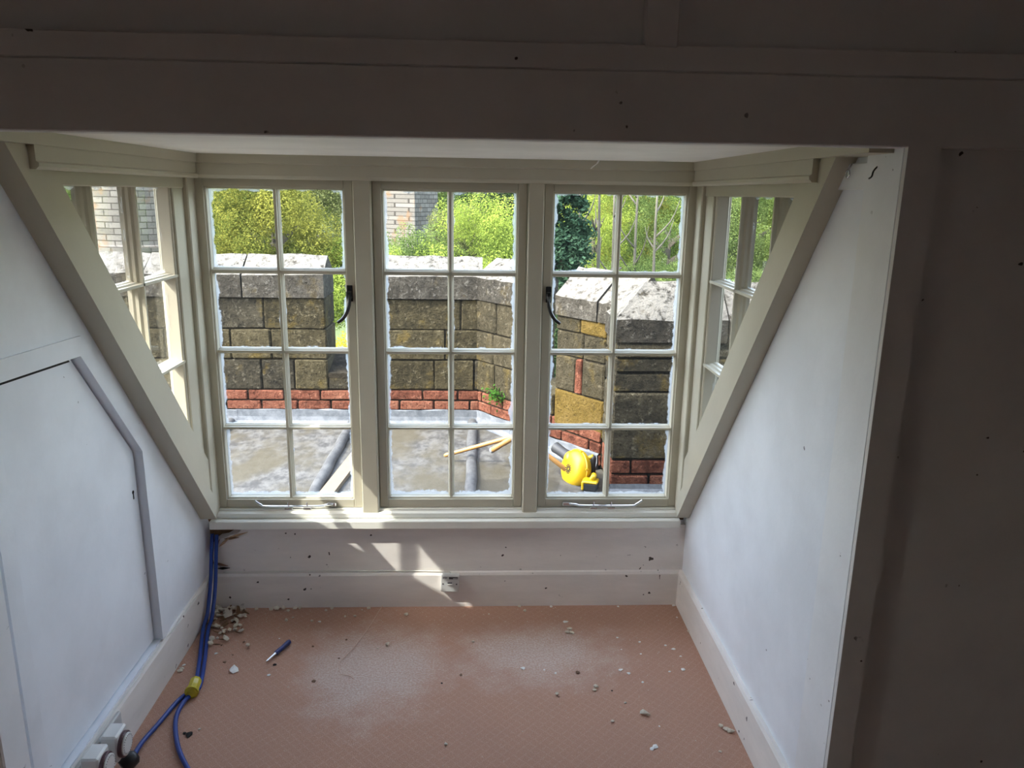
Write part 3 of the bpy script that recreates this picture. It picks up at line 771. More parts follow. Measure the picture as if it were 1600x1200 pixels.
# near pier
W3 = Wall((.778, .75), (2.6, .73), 'near dark sandstone pier beside the yellow blower')
JS = lambda o: [o + .62 * k for k in range(4)]
W3.core(0, W3.L, .10, .94)
for r, (c0, c1) in enumerate(((.190, .262), (.262, .340))):
    js = [.105 + .23 * k if r else .20 + .23 * k for k in range(9)]
    W3.course(0, W3.L, c0, c1, js, MT['brick'], 'brick', gap=.005, bev=.006, jit=.003)
D_ = [MT['stone_dark'], MT['stone']]
W3.course(0, W3.L, .340, .500, JS(.50), MT['stone_pier']); W3.course(0, W3.L, .500, .690, JS(.42), MT['stone_pier']); W3.course(0, W3.L, .690, .790, JS(.52), MT['stone_dark'])
W3.course(0, W3.L, .790, .865, JS(.35), MT['stone_dark']); W3.course(0, W3.L, .865, .945, JS(.48), MT['stone_pier'])
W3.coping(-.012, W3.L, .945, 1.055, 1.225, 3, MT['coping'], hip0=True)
W3.flashing(.0, W3.L, 3, h=.192)

# weed rooted in the canted wall
def leaves_mesh(name, pts, nrm, size, rng, fold=.0):
    n = len(pts)
    a = rng.normal(size=(n, 3)); a -= (a * nrm).sum(1, keepdims=True) * nrm; a /= np.linalg.norm(a, axis=1, keepdims=True) + 1e-9
    b = np.cross(nrm, a)
    s = (size * rng.uniform(.6, 1.3, n))[:, None]
    v = np.empty((n, 4, 3)); v[:, 0] = pts - a * s; v[:, 1] = pts - b * s * .55 + nrm * s * fold; v[:, 2] = pts + a * s; v[:, 3] = pts + b * s * .55 + nrm * s * fold
    me = bpy.data.meshes.new(name)
    me.vertices.add(n * 4); me.vertices.foreach_set('co', v.reshape(-1))
    me.loops.add(n * 4); me.loops.foreach_set('vertex_index', np.arange(n * 4, dtype=np.int32))
    me.polygons.add(n); me.polygons.foreach_set('loop_start', np.arange(0, n * 4, 4, dtype=np.int32)); me.polygons.foreach_set('loop_total', np.full(n, 4, dtype=np.int32))
    me.update(calc_edges=True); me.validate()
    return me
rng = np.random.default_rng(5)
# point on the canted face
n2 = Vector((-DV.y, DV.x)); 
def on_canted(px, py):
    d = ray(px, py); nn = Vector((DV.y, -DV.x, 0)); o = Vector((PB.x, PB.y, 0)); t = (o - CAM).dot(nn) / d.dot(nn); return CAM + d * t
wp = on_canted(780, 619)
we = empty('wall_weed', wp, label='small green weed growing out of the canted parapet', cat='weed')
nrmw = np.array([DV.y, -DV.x, .35]); nrmw /= np.linalg.norm(nrmw)
pp = rng.normal(size=(150, 3)) * np.array([.035, .035, .028]) + np.array([wp.x, wp.y, wp.z]) + nrmw * .02
nn_ = rng.normal(size=(150, 3)) * .7 + nrmw; nn_ /= np.linalg.norm(nn_, axis=1, keepdims=True)
link(leaves_mesh('leaves', pp, nn_, np.full(150, .013), rng, .2), 'leaves', MT['weed'], we)
for k in range(5):
    tube('stem', [wp + Vector((0, 0, -.02)), wp + Vector((rng.uniform(-.03, .03), rng.uniform(-.03, .0) - .02, rng.uniform(-.01, .04)))], .0018, MT['weed'], we, 6)

# ================================================================== THINGS ON THE ROOF
pl0, pl1 = Vector((-.548, 1.52)), Vector((-.672, .30)); t = (pl1 - pl0).normalized(); n_ = Vector((-t.y, t.x)) * .036
bm = bmesh.new(); add_prism(bm, [tuple(pl0 + n_), tuple(pl1 + n_), tuple(pl1 - n_), tuple(pl0 - n_)], lambda a, b: (a, b, ZR + .001), lambda a, b: (a, b, ZR + .026))
bm_obj('wooden_plank', bm, MT['plank'], label='narrow pale plank lying beside a lead roll on the roof', cat='plank')
def handle(P0, P1, r, label, endmat=None):
    P0 = Vector(P0); P1 = Vector(P1); d = (P1 - P0).normalized(); L = (P1 - P0).length
    e = empty('tool_handle', P0, label=label, cat='handle')
    bm = bmesh.new(); add_lathe(bm, [(r * .55, .0), (r * .95, .008), (r * 1.05, .03), (r * .9, .08), (r, L * .5), (r * 1.05, L)], axis_M(P0, d), 14); o = bm_obj('shaft', bm, MT['wood'], e); smooth_by_angle(o, 50)
    if endmat:
        bm = bmesh.new(); add_lathe(bm, [(r * .9, -.004), (r * 1.02, 0), (r * 1.02, .006), (r * .9, .008)], axis_M(P0, d), 14); bm_obj('end_cap', bm, endmat, e)
    return e
handle(on_z(694, 712, ZR + .035), on_z(806, 681, ZR + .175), .012, 'long wooden tool handle with a rounded tip lying across a lead roll')
handle(on_z(768, 704, ZR + .10), on_z(812, 678, ZR + .22), .0155, 'short wooden tool handle with a grey cut end', MT['greyend'])
handle(on_z(834, 694, ZR + .19), on_z(892, 740, ZR + .035), .0125, 'wooden tool handle running under the yellow blower')
# cordless blower
bc = on_z(903, 757, ZR)
bw_ = empty('leaf_blower', (bc.x, bc.y, ZR), label='yellow and black cordless leaf blower lying on the lead roof', cat='leaf blower')
vc = on_y(898, 733, .905)                # centre of the fan housing
ax_ = Vector((-.88, -.42, .20)).normalized()
Mv = axis_M(vc, ax_)
bm = bmesh.new(); add_lathe(bm, [(a_ * 1.22, h_) for a_, h_ in [(.02, -.050), (.070, -.046), (.082, -.030), (.084, -.012), (.088, -.010), (.088, -.004), (.084, -.002), (.082, .012), (.070, .030), (.052, .038), (.030, .040), (.004, .040)]], Mv, 32)
o = bm_obj('fan_housing', bm, MT['yellow'], bw_); smooth_by_angle(o, 35)
bm = bmesh.new()
for r in (.010, .017, .024): 
    for k in range(12):
        a = 2 * math.pi * k / 12
        add_box(bm, -.002, .002, -.0022, .0022, -.002, .003, 0, Mv @ Matrix.Translation((r * math.cos(a), r * math.sin(a), .0405)))
bm_obj('vent_slots', bm, MT['tooldark'], o)
for k in range(6):
    a = 2 * math.pi * k / 6 + .3
    bm = bmesh.new(); add_lathe(bm, [(.005, -.010), (.005, .004), (.004, .006)], Mv @ Matrix.Translation((.107 * math.cos(a), .107 * math.sin(a), 0)), 10); bm_obj('screw_boss', bm, MT['yellow'], bw_)
nz0 = on_y(892, 716, .95); nz1 = on_y(868, 699, 1.06)
bm = bmesh.new(); dd = (nz1 - nz0); add_lathe(bm, [(.034, -.02), (.032, .0), (.027, dd.length * .5), (.029, dd.length * .8), (.031, dd.length), (.024, dd.length + .002), (.023, dd.length - .02)], axis_M(nz0, dd), 20); o = bm_obj('nozzle_tube', bm, MT['tooldark'], bw_); smooth_by_angle(o, 40)
bm = bmesh.new(); add_lathe(bm, [(.036, -.012), (.040, 0), (.040, .018), (.034, .03)], axis_M(nz0 - dd * .08, dd), 20); o = bm_obj('nozzle_collar', bm, MT['yellow'], bw_); smooth_by_angle(o, 40)
gh0 = on_y(927, 716, .88); gh1 = on_y(926, 744, .88)
bm = bmesh.new(); add_tube(bm, [gh0 + Vector((0, 0, .012)), gh0, gh0 * .5 + gh1 * .5, gh1, gh1 - Vector((0, 0, .012))], [.012, .015, .0135, .0145, .012], 14); bm_obj('grip', bm, MT['tooldark'], bw_, smooth=True)
m0 = on_y(909, 720, .90); 
bm = bmesh.new(); add_tube(bm, spline([on_y(905, 728, .90), on_y(912, 718, .90), on_y(920, 716, .89), on_y(927, 713, .88)], 5), .012, 12); bm_obj('upper_bracket', bm, MT['yellow'], bw_, smooth=True)
bm = bmesh.new(); add_lathe(bm, [(.020, 0), (.034, .01), (.034, .06), (.022, .075)], axis_M(on_y(909, 740, .92), Vector((.9, .35, -.1))), 18); o = bm_obj('motor_housing', bm, MT['yellow'], bw_); smooth_by_angle(o, 40)
bt = on_z(924, 768, ZR)
Mb = Matrix.Translation((bt.x, bt.y + .02, ZR)) @ Matrix.Rotation(math.radians(-18), 4, 'Z')
bm = bmesh.new(); add_box(bm, -.040, .034, -.030, .034, .001, .045, .007, Mb); bp = bm_obj('battery_pack', bm, MT['tooldark'], bw_)
bm = bmesh.new(); add_box(bm, -.044, .036, -.031, .036, .040, .056, .006, Mb); add_box(bm, -.046, -.030, -.032, .03, .004, .052, .005, Mb); bm_obj('battery_clip', bm, MT['yellow'], bp)
bm = bmesh.new(); add_tube(bm, spline([Mb @ Vector((.0, 0, .055)), Mb @ Vector((.012, .012, .075)), gh1 + Vector((0, 0, .005))], 5), .014, 12); bm_obj('lower_bracket', bm, MT['yellow'], bw_, smooth=True)

# ================================================================== TOWERS
def at(px, py, d): return CAM + ray(px, py) * d
ZGND = -8.0
tw = empty('stone_tower', (*at(206, 330, 30).xy, ZGND), label='tall pale stone tower with a round turret seen through the cheek window', cat='tower')
pc = at(210, 330, 29)
bm = bmesh.new(); add_lathe(bm, [(1.56, ZGND), (1.56, -.66), (1.68, -.60), (1.68, -.46), (1.46, -.38), (1.46, 7.0)], Matrix.Translation((pc.x, pc.y, 0)), 32); o = bm_obj('turret', bm, MT['tower'], tw); smooth_by_angle(o, 30)
c0 = at(262, 330, 31.5); c1 = at(296, 330, 32.5)
bm = bmesh.new(); u_ = (c1 - c0).normalized(); u_.z = 0; v_ = Vector((-u_.y, u_.x, 0))
add_prism(bm, [tuple((c0 - u_ * .9).xy), tuple(c1.xy), tuple((c1 + v_ * 3).xy), tuple((c0 - u_ * .9 + v_ * 3).xy)], lambda a, b: (a, b, ZGND), lambda a, b: (a, b, 7.5)); bm_obj('main_shaft', bm, MT['tower'], tw)
t2 = at(646, 330, 40)
tw2 = empty('stone_tower', (*t2.xy, ZGND), label='square grey stone tower rising behind the bushes', cat='tower')
a_ = at(592, 330, 41); b_ = at(648, 330, 39.5); c_ = at(684, 330, 41.5)
d_ = a_ + c_ - b_
bm = bmesh.new(); add_prism(bm, [tuple(p.xy) for p in (a_, b_, c_, d_)], lambda a, b: (a, b, ZGND), lambda a, b: (a, b, 6.5)); bm_obj('shaft', bm, MT['tower'], tw2)
bm = bmesh.new(); s_ = 1.10; cc = (a_ + c_) / 2
add_prism(bm, [tuple(((p - cc) * s_ + cc).xy) for p in (a_, b_, c_, d_)], lambda a, b: (a, b, 6.4), lambda a, b: (a, b, 7.2)); bm_obj('parapet_cap', bm, MT['tower'], tw2)

# ================================================================== GROUND AND TREES
g = []; gf = []; nx_, ny_ = 24, 20
for j in range(ny_ + 1):
    for i in range(nx_ + 1):
        x = -90 + 180 * i / nx_; y = 2.9 + 117 * (j / ny_) ** 1.4
        z = ZGND + max(0, (y - 45) * .17) + .5 * math.sin(x * .13 + y * .07)
        g.append((x, y, z))
for j in range(ny_):
    for i in range(nx_): gf.append((j * (nx_ + 1) + i, j * (nx_ + 1) + i + 1, (j + 1) * (nx_ + 1) + i + 1, (j + 1) * (nx_ + 1) + i))
mesh('ground', g, gf, MT['grass'], smooth=True, kind='structure', label='rough green ground rising to a wooded bank')

def crown_mesh(name, seed, nb, nl, leaf, rz=1.0, spread=.72, br=(.30, .48)):
    r = np.random.default_rng(seed)
    d = r.normal(size=(nb, 3)); d /= np.linalg.norm(d, axis=1, keepdims=True)
    c = d * (r.uniform(.35, 1, nb)[:, None] ** .5) * spread; c[:, 2] *= rz
    R = r.uniform(*br, nb)
    i = r.choice(nb, nl, p=R ** 2 / (R ** 2).sum())
    q = r.normal(size=(nl, 3)); q /= np.linalg.norm(q, axis=1, keepdims=True)
    p = c[i] + q * (R[i] * r.uniform(.72, 1.05, nl))[:, None]
    nrm = q * .8 + r.normal(size=(nl, 3)) * .55 + np.array([0, 0, .35]); nrm /= np.linalg.norm(nrm, axis=1, keepdims=True)
    return leaves_mesh(name, p, nrm, np.full(nl, leaf), r, .15)
def conifer_mesh(name, seed, nl, leaf):
    r = np.random.default_rng(seed)
    nb = 150; h = np.sort(r.uniform(0, 1, nb)); ang = r.uniform(0, 6.283, nb); L = (1 - h) * .34 + .05
    i = r.choice(nb, nl, p=L / L.sum()); t = r.uniform(.1, 1, nl) ** .7
    p = np.stack([np.cos(ang[i]) * L[i] * t, np.sin(ang[i]) * L[i] * t, h[i] * 2 - 1 - t * t * L[i] * .45], 1) + r.normal(size=(nl, 3)) * np.array([.025, .025, .018])
    nrm = r.normal(size=(nl, 3)) * .6 + np.array([0, 0, 1.0]); nrm /= np.linalg.norm(nrm, axis=1, keepdims=True)
    return leaves_mesh(name, p, nrm, np.full(nl, leaf), r)
CR = [crown_mesh('crown', 1, 60, 60000, .0155, 1.0, .78, (.18, .36)), crown_mesh('crown', 2, 70, 60000, .0145, 1.15, .8, (.16, .32)), crown_mesh('crown', 3, 50, 50000, .017, .9, .76, (.20, .38)),
      crown_mesh('crown', 4, 90, 50000, .0125, 1.4, .84, (.13, .25))]
CON = conifer_mesh('crown', 9, 40000, .018)
BUSH = crown_mesh('crown', 6, 40, 26000, .020, .75, .72, (.28, .45))
for me_ in CR + [CON, BUSH]: me_.materials.append(MT['leaf_mid'])
def trunk_mesh(seed):
    r = random.Random(seed); bm = bmesh.new()
    pts = [(0, 0, -1), (.03 * r.uniform(-1, 1), .03, -.5), (.05 * r.uniform(-1, 1), 0, -.1), (.08 * r.uniform(-1, 1), 0, .02)]
    add_tube(bm, spline(pts, 4), [.055 - .0028 * i for i in range(13)], 8)
    for k in range(5):
        a = r.uniform(0, 6.28); z0 = r.uniform(-.2, -.02); L = r.uniform(.3, .55)
        add_tube(bm, [(0, 0, z0), (math.cos(a) * L * .5, math.sin(a) * L * .5, z0 + L * .10), (math.cos(a) * L, math.sin(a) * L, z0 + L * .2)], [.026, .017, .006], 6)
    bmesh.ops.recalc_face_normals(bm, faces=bm.faces)
    me = bpy.data.meshes.new('trunk'); bm.to_mesh(me); bm.free(); me.materials.append(MT['bark'])
    for p in me.polygons: p.use_smooth = True
    return me
TR = [trunk_mesh(s) for s in (1, 2, 3)]
tn = 0
def tree(px, d, R, zc, me, mat, label, group=None, name='broadleaf_tree', squash=1.0, trunk=True, cat='tree'):
    global tn
    p = at(px, 330, d); p.z = zc
    gz = ZGND + max(0, (p.y - 45) * .17)
    e = empty(name, (p.x, p.y, gz), label=label, cat=cat, group=group)
    o = bpy.data.objects.new('crown', me); COL.objects.link(o); o.parent = e
    o.location = (0, 0, zc - gz); o.scale = (R, R, R * squash); o.rotation_euler = (0, 0, (tn * 2.399) % 6.28)
    o.material_slots[0].link = 'OBJECT'; o.material_slots[0].material = MT[mat]
    if trunk:
        q = bpy.data.objects.new('trunk', TR[tn % 3]); COL.objects.link(q); q.parent = e
        H = zc - gz + .0; q.location = (0, 0, H); q.scale = (R * .9, R * .9, max(R * .8, H)); q.rotation_euler = (0, 0, tn * 1.7)
    tn += 1
    return e
tree(420, 22, 2.3, .4, CR[0], 'leaf_yellow', 'yellow-green tree with golden leaves beyond the straight parapet')
tree(480, 28, 2.9, .4, CR[1], 'leaf_olive', 'olive-green bushy tree next to the golden-leaved one')
tree(548, 22, 1.7, -1.0, CR[2], 'leaf_lime', 'low bright green tree showing through the parapet gap')
tree(534, 15, 1.1, -2.1, BUSH, 'blossom', 'yellow-flowering bush seen low through the parapet gap', name='flowering_bush', cat='bush', trunk=False)
tree(640, 24, 2.0, -1.35, CR[1], 'leaf_mid', 'fresh green bush top in front of the square tower')
tree(745, 23, 2.5, -1.5, CR[3], 'leaf_lime', 'feathery pale green tree beside the square tower')
tree(720, 30, 1.4, .1, CR[2], 'leaf_olive', 'tree standing just beside the square tower corner')
tree(790, 50, 4.6, 1.4, CR[0], 'leaf_dark', 'dark green tree behind the feathery pale one')
tree(880, 26, 5.0, -.6, CON, 'needle', 'dark drooping conifer standing before the lime-green wood', name='conifer_tree')
tree(872, 20, 1.6, -1.9, BUSH, 'leaf_dark', 'dark evergreen bush at the foot of the conifer', name='evergreen_bush', cat='bush', trunk=False)
for k, (px, d, R, zc, m, mt) in enumerate(((930, 32, 2.3, .4, 3, 'leaf_lime'), (985, 38, 2.6, .5, 1, 'leaf_yellow'), (1050, 32, 2.4, .2, 3, 'leaf_mid'), (1105, 38, 2.7, .4, 0, 'leaf_lime'), (1165, 32, 2.4, .3, 1, 'leaf_mid'), (1225, 38, 2.7, .4, 3, 'leaf_lime'), (1290, 32, 2.6, .4, 0, 'leaf_lime'), (1355, 38, 2.8, .4, 1, 'leaf_mid'), (1420, 32, 2.6, .3, 3, 'leaf_lime'), (1490, 38, 2.8, .4, 0, 'leaf_mid'), (1560, 32, 2.6, .3, 1, 'leaf_lime'), (1640, 36, 2.8, .4, 3, 'leaf_lime'), (1180, 27, 1.7, -2.2, 2, 'leaf_mid'), (1280, 27, 1.8, -2.2, 2, 'leaf_mid'), (1390, 27, 1.8, -2.2, 2, 'leaf_mid'), (1500, 27, 1.8, -2.2, 2, 'leaf_mid'), (1010, 29, 1.8, -2.2, 2, 'leaf_mid'), (1075, 28, 1.6, -2.0, 2, 'leaf_mid'))):
    lb, gr = (('low mid-green undergrowth tree at the foot of the wood', 'low undergrowth trees') if zc < -1 else
              ('yellow-green tree in the middle of the lime-green wood', None) if mt == 'leaf_yellow' else
              ('mid-green tree standing among the lime-green wood', 'mid-green woodland trees') if mt == 'leaf_mid' else
              ('slender lime-green woodland tree behind the near pier', 'lime-green woodland trees'))
    tree(px, d, R, zc, CR[m], mt, lb, gr)
MT['birch'] = plain('pale_grey_bark', (.065, .06, .045), .9, var=.5, scale=3, bump=.6)
def bare_tree(px, d, H, seed, label):
    r = random.Random(seed); p = at(px, 330, d); bm = bmesh.new(); e = empty('bare_tree', (p.x, p.y, ZGND), label=label, cat='tree', group='bare slender trees in the wood')
    lean = r.uniform(-.3, .3); tr = [Vector((p.x + lean * t * t + .08 * math.sin(t * 5 + seed), p.y, ZGND + H * t)) for t in [i / 8 for i in range(9)]]
    add_tube(bm, tr, [.10 - .008 * i for i in range(9)], 7)
    bm_obj('trunk', bm, MT['birch'], e, smooth=True)
    for k in range(6):
        t = r.uniform(.55, .98); b0 = tr[0].lerp(tr[-1], t); i_ = min(7, int(t * 8)); b0 = tr[i_].lerp(tr[i_ + 1], t * 8 - i_); a = r.uniform(0, 6.28); L = r.uniform(.7, 1.8)
        tube('branch', spline([b0, b0 + Vector((math.cos(a) * L * .4, math.sin(a) * L * .4, L * .45)), b0 + Vector((math.cos(a) * L * .6, math.sin(a) * L * .6, L))], 3), [.04, .035, .03, .025, .02, .014, .008], MT['birch'], e, 5)
for q, (px, d, H) in enumerate(((908, 28, 10.4), (938, 27.5, 10.8), (957, 28.5, 10.2), (992, 29, 10.6), (1032, 27.5, 10.0))): bare_tree(px, d, H, q + 3, 'bare slender pale trunk rising in front of the lime-green wood')
tree(92, 38, 3.0, 1.2, CR[0], 'leaf_mid', 'green tree to the sunny side of the round turret')
tree(20, 44, 3.6, 1.0, CR[1], 'leaf_mid', 'second green tree farther along from the round turret')
for k in range(13):
    px = -60 + 118 * k + rnd.uniform(-20, 20)
    tree(px, 54 + (k % 3) * 11, 5.0 + (k % 3) * .6, 1.2 + (k % 3) * .8, CR[k % 3], ('leaf_mid', 'leaf_olive', 'leaf_lime')[k % 3], 'distant rounded tree on the wooded bank', 'distant trees on the wooded bank')

# ================================================================== SMALL THINGS IN THE ROOM
# telephone socket
YS = -.073
ts = empty('telephone_socket', (0, YS, .075), label='white telephone socket box fixed to the back baseboard', cat='phone socket')
Ms = Matrix.Translation((-.001, YS, .114)) @ Matrix.Rotation(math.radians(2.0), 4, 'Y')
def sb(name, x0, x1, y0, y1, z0, z1, mat, bev=.001, par=None): 
    bm = bmesh.new(); add_box(bm, x0, x1, y0, y1, z0, z1, bev, Ms); return bm_obj(name, bm, mat, par or ts)
sb('back_box', -.036, .036, -.012, 0, -.036, .036, MT['plastic'], .002)
sb('face_plate', -.0355, .0355, -.026, -.012, -.0355, .0355, MT['greyplastic'], .0025)
sb('label_print', -.004, .031, -.0264, -.0258, .021, .031, MT['print'], 0)
sb('label_print', .012, .030, -.0266, -.0262, .0225, .0255, MT['greyplastic'], 0)
for i, x in enumerate((-.028, -.023, -.018, -.014)): sb('logo_print', x, x + .0025, -.0264, -.0258, .023 + .0015 * (i % 2), .029, MT['print'], 0)
for x in (-.027, .027):
    bm = bmesh.new(); add_lathe(bm, [(.003, 0), (.003, .001)], Ms @ axis_M((x, -.026, 0), (0, -1, 0)), 10); bm_obj('screw', bm, MT['print'], ts)
sb('jack_slot', -.009, .009, -.0265, -.0258, .001, .007, MT['print'], 0)
sb('jack_shutter', -.010, .010, -.0285, -.0258, -.004, .001, MT['plastic'], .0005)
tube('telephone_cable', spline([(.002, YS - .010, .153), (-.002, YS - .006, .158), (-.02, YS + .001, .1565), (-.2, YS + .006, .1565), (-.5, YS + .006, .158), (-.75, YS + .006, .1565), (-.90, YS + .004, .156)], 8), .0024, MT['whitecable'], seg=8, label='thin white telephone cable lying along the back baseboard', cat='cable')
cy = [(-.938, -.085, .165), (-.944, -.16, .135), (-.944, -.24, .145), (-.944, -.36, .153), (-.942, -.46, .150), (-.9455, -.53, .156), (-.9455, -.6, .156), (-.9455, -.9, .156), (-.9455, -1.3, .156)]
tube('white_wire', spline(cy, 8), .0022, MT['whitecable'], seg=8, label='thin white wire clipped along the top of the hatch-side baseboard', cat='wire')

# splinters of the broken wall corner
for k, (px, py, L, a, m) in enumerate(((372, 836, .085, .35, 'splinter'), (352, 846, .070, .75, 'splinter'), (340, 850, .05, 1.1, 'timber'), (345, 882, .06, -.15, 'timber'), (362, 841, .06, .15, 'timber'), (350, 888, .05, .1, 'dark'))):
    p = on_y(px, py, -.066)
    bm = bmesh.new(); d = Vector((math.cos(a), -.12, math.sin(a))); add_tube(bm, [p - d * L * .5, p - d * L * .1 + Vector((0, -.003, .002)), p + d * L * .5], [.0015, .0058, .001], 5)
    bm_obj('wood_splinter', bm, MT[m], label='jagged splinter of broken timber under the window sill', cat='splinter', group='splinters at the broken wall corner')

# blue cables and yellow connector
con = on_z(303, 1073, .02)
ca = [(-.934, -.060, .318), (-.932, -.092, .25), (-.930, -.13, .15), (-.926, -.20, .055), tuple(on_z(317, 985, .016)), tuple(on_z(312, 1030, .012)), tuple(con + Vector((-.004, .03, -.004)))]
cb = [(-.916, -.062, .315), (-.914, -.095, .24), (-.912, -.135, .13), (-.906, -.21, .045), tuple(on_z(325, 985, .010)), tuple(on_z(320, 1030, .010)), tuple(con + Vector((.012, .03, -.006)))]
e1 = on_z(272, 1095, .010)
ca2 = ca + [tuple(con + Vector((-.004, -.01, -.006))), tuple(on_z(278, 1095, .010)), tuple(on_z(248, 1130, .010)), tuple(on_z(222, 1160, .012)), tuple(on_z(207, 1184, .022))]
cb2 = cb + [tuple(con + Vector((.011, -.01, -.008))), tuple(on_z(290, 1093, .010)), tuple(on_z(276, 1118, .010)), tuple(on_z(275, 1150, .010)), tuple(on_z(285, 1185, .010)), tuple(on_z(312, 1225, .010)), tuple(on_z(360, 1260, .010))]
tube('blue_cable', spline(ca2, 8), .0072, MT['bluecable'], label='blue cable running from the broken wall corner to a black plug', cat='cable', seg=10)
tube('blue_cable', spline(cb2, 8), .0072, MT['bluecable'], label='blue cable curving away over the carpet from the yellow connector', cat='cable', seg=10)
yc = empty('cable_connector', (con.x, con.y, 0), label='yellow plastic cable connector around the blue cables', cat='connector')
d = (on_z(309, 1058, .02) - on_z(296, 1092, .02)).normalized()
bm = bmesh.new(); add_lathe(bm, [(.014, -.040), (.0195, -.038), (.021, -.03), (.019, -.005), (.020, .02), (.018, .032), (.012, .036)], axis_M((con.x, con.y, .0215), d), 8); bm_obj('sleeve', bm, MT['yellowclear'], yc)
bm = bmesh.new(); add_lathe(bm, [(.0215, -.036), (.0225, -.034), (.0225, -.028), (.0215, -.026)], axis_M((con.x, con.y, .0225), d), 16); bm_obj('rim', bm, MT['yellowclear'], yc)

# double outlet on the hatch-side baseboard, two timer plugs, black plug
so_e = empty('wall_outlet', (-WX + .014, -1.03, .03), label='grey double outlet plate on the hatch-side baseboard', cat='outlet')
box('plate', -WX + .014, -WX + .024, -1.15, -.905, .045, .148, MT['greyplastic'], so_e, .003)
def timer(px, py, label):
    p = on_x(px, py, -.872)
    e = empty('timer_plug', (-.90, p.y, p.z - .04), label=label, cat='timer plug')
    box('body', -WX + .025, -.886, p.y - .033, p.y + .033, p.z - .038, p.z + .045, MT['plastic'], e, .005)
    Mt = axis_M((-.886, p.y, p.z), (1, 0, 0))
    bm = bmesh.new(); add_lathe(bm, [(.036, 0), (.036, .008), (.034, .010)], Mt, 28); bm_obj('dial_ring', bm, MT['maroon'], e)
    bm = bmesh.new(); add_lathe(bm, [(.031, .009), (.031, .013), (.026, .015), (.010, .0155)], Mt, 28); dl = bm_obj('dial', bm, MT['plastic'], e)
    bm = bmesh.new()
    for k in range(24):
        a = 2 * math.pi * k / 24; add_box(bm, .0235, .0275, -.0009, .0009, .0146, .0152, 0, Mt @ Matrix.Rotation(a, 4, 'Z'))
    bm_obj('dial_marks', bm, MT['print'], dl)
    return e
timer(200, 1162, 'white timer plug with a round dial, next to the black plug')
timer(172, 1196, 'white timer plug with a round dial, farther along the outlet plate')
bp_ = on_z(205, 1186, .03)
bk = empty('black_plug', (bp_.x, bp_.y, 0), label='black mains plug on the blue cable beside the timer plug', cat='plug')
bm = bmesh.new(); add_lathe(bm, [(.012, .028), (.022, .020), (.025, .0), (.024, -.012), (.020, -.02)], axis_M((bp_.x - .006, bp_.y - .006, .026), (bp_.x * 0 + .5, .55, .25)), 18); o = bm_obj('plug_body', bm, MT['blackplastic'], bk); smooth_by_angle(o, 45)

# nail punch / screwdriver
a = on_z(416, 1035, .006); b = on_z(453, 1003, .008); d = (b - a).normalized(); L = (b - a).length
sdv = empty('screwdriver', (a.x, a.y, 0), label='small screwdriver with a navy blue handle and steel shaft on the carpet', cat='screwdriver')
bm = bmesh.new(); add_lathe(bm, [(.0075, L * .38), (.0085, L * .42), (.008, L * .7), (.0095, L * .92), (.0085, L * .98), (.004, L)], axis_M((a.x, a.y, .0095), d), 8); bm_obj('handle', bm, MT['bluehandle'], sdv)
bm = bmesh.new(); add_lathe(bm, [(.0022, 0), (.0035, .01), (.0045, L * .25), (.006, L * .38), (.006, L * .41)], axis_M((a.x, a.y, .0095), d), 12); o = bm_obj('shaft', bm, MT['steel'], sdv); smooth_by_angle(o, 50)

# thread
tp = [on_z(x, y, .004) for x, y in ((600, 944), (592, 955), (575, 982), (552, 1012), (535, 1030), (530, 1037), (533, 1053), (547, 1056), (551, 1060))]
tube('loose_thread', spline(tp, 6), .0013, MT['thread'], seg=6, label='long pale thread lying across the carpet', cat='thread')
# peeling paper strip at the ceiling edge
pz = on_y(925, 262, -.085)
bm = bmesh.new(); P_ = [(pz.x + .020, -.09, ZC), (pz.x + .012, -.10, ZC - .012), (pz.x - .002, -.105, ZC - .022), (pz.x - .010, -.104, ZC - .030)]
for k, q in enumerate(P_): pass
vv = []; 
for q in P_: vv += [(q[0], q[1], q[2]), (q[0] + .006, q[1] - .002, q[2] + .001), (q[0] + .006, q[1] - .0026, q[2] + .0004), (q[0], q[1] - .0006, q[2] - .0006)]
ff = []
for i in range(3):
    for k in range(4): ff.append((i * 4 + k, i * 4 + (k + 1) % 4, (i + 1) * 4 + (k + 1) % 4, (i + 1) * 4 + k))
ff += [(0, 1, 2, 3), (15, 14, 13, 12)]
bm.free(); mesh('paper_strip', vv, ff, MT['chipwhite'], label='curled strip of paper peeling from the ceiling edge', cat='paper strip')

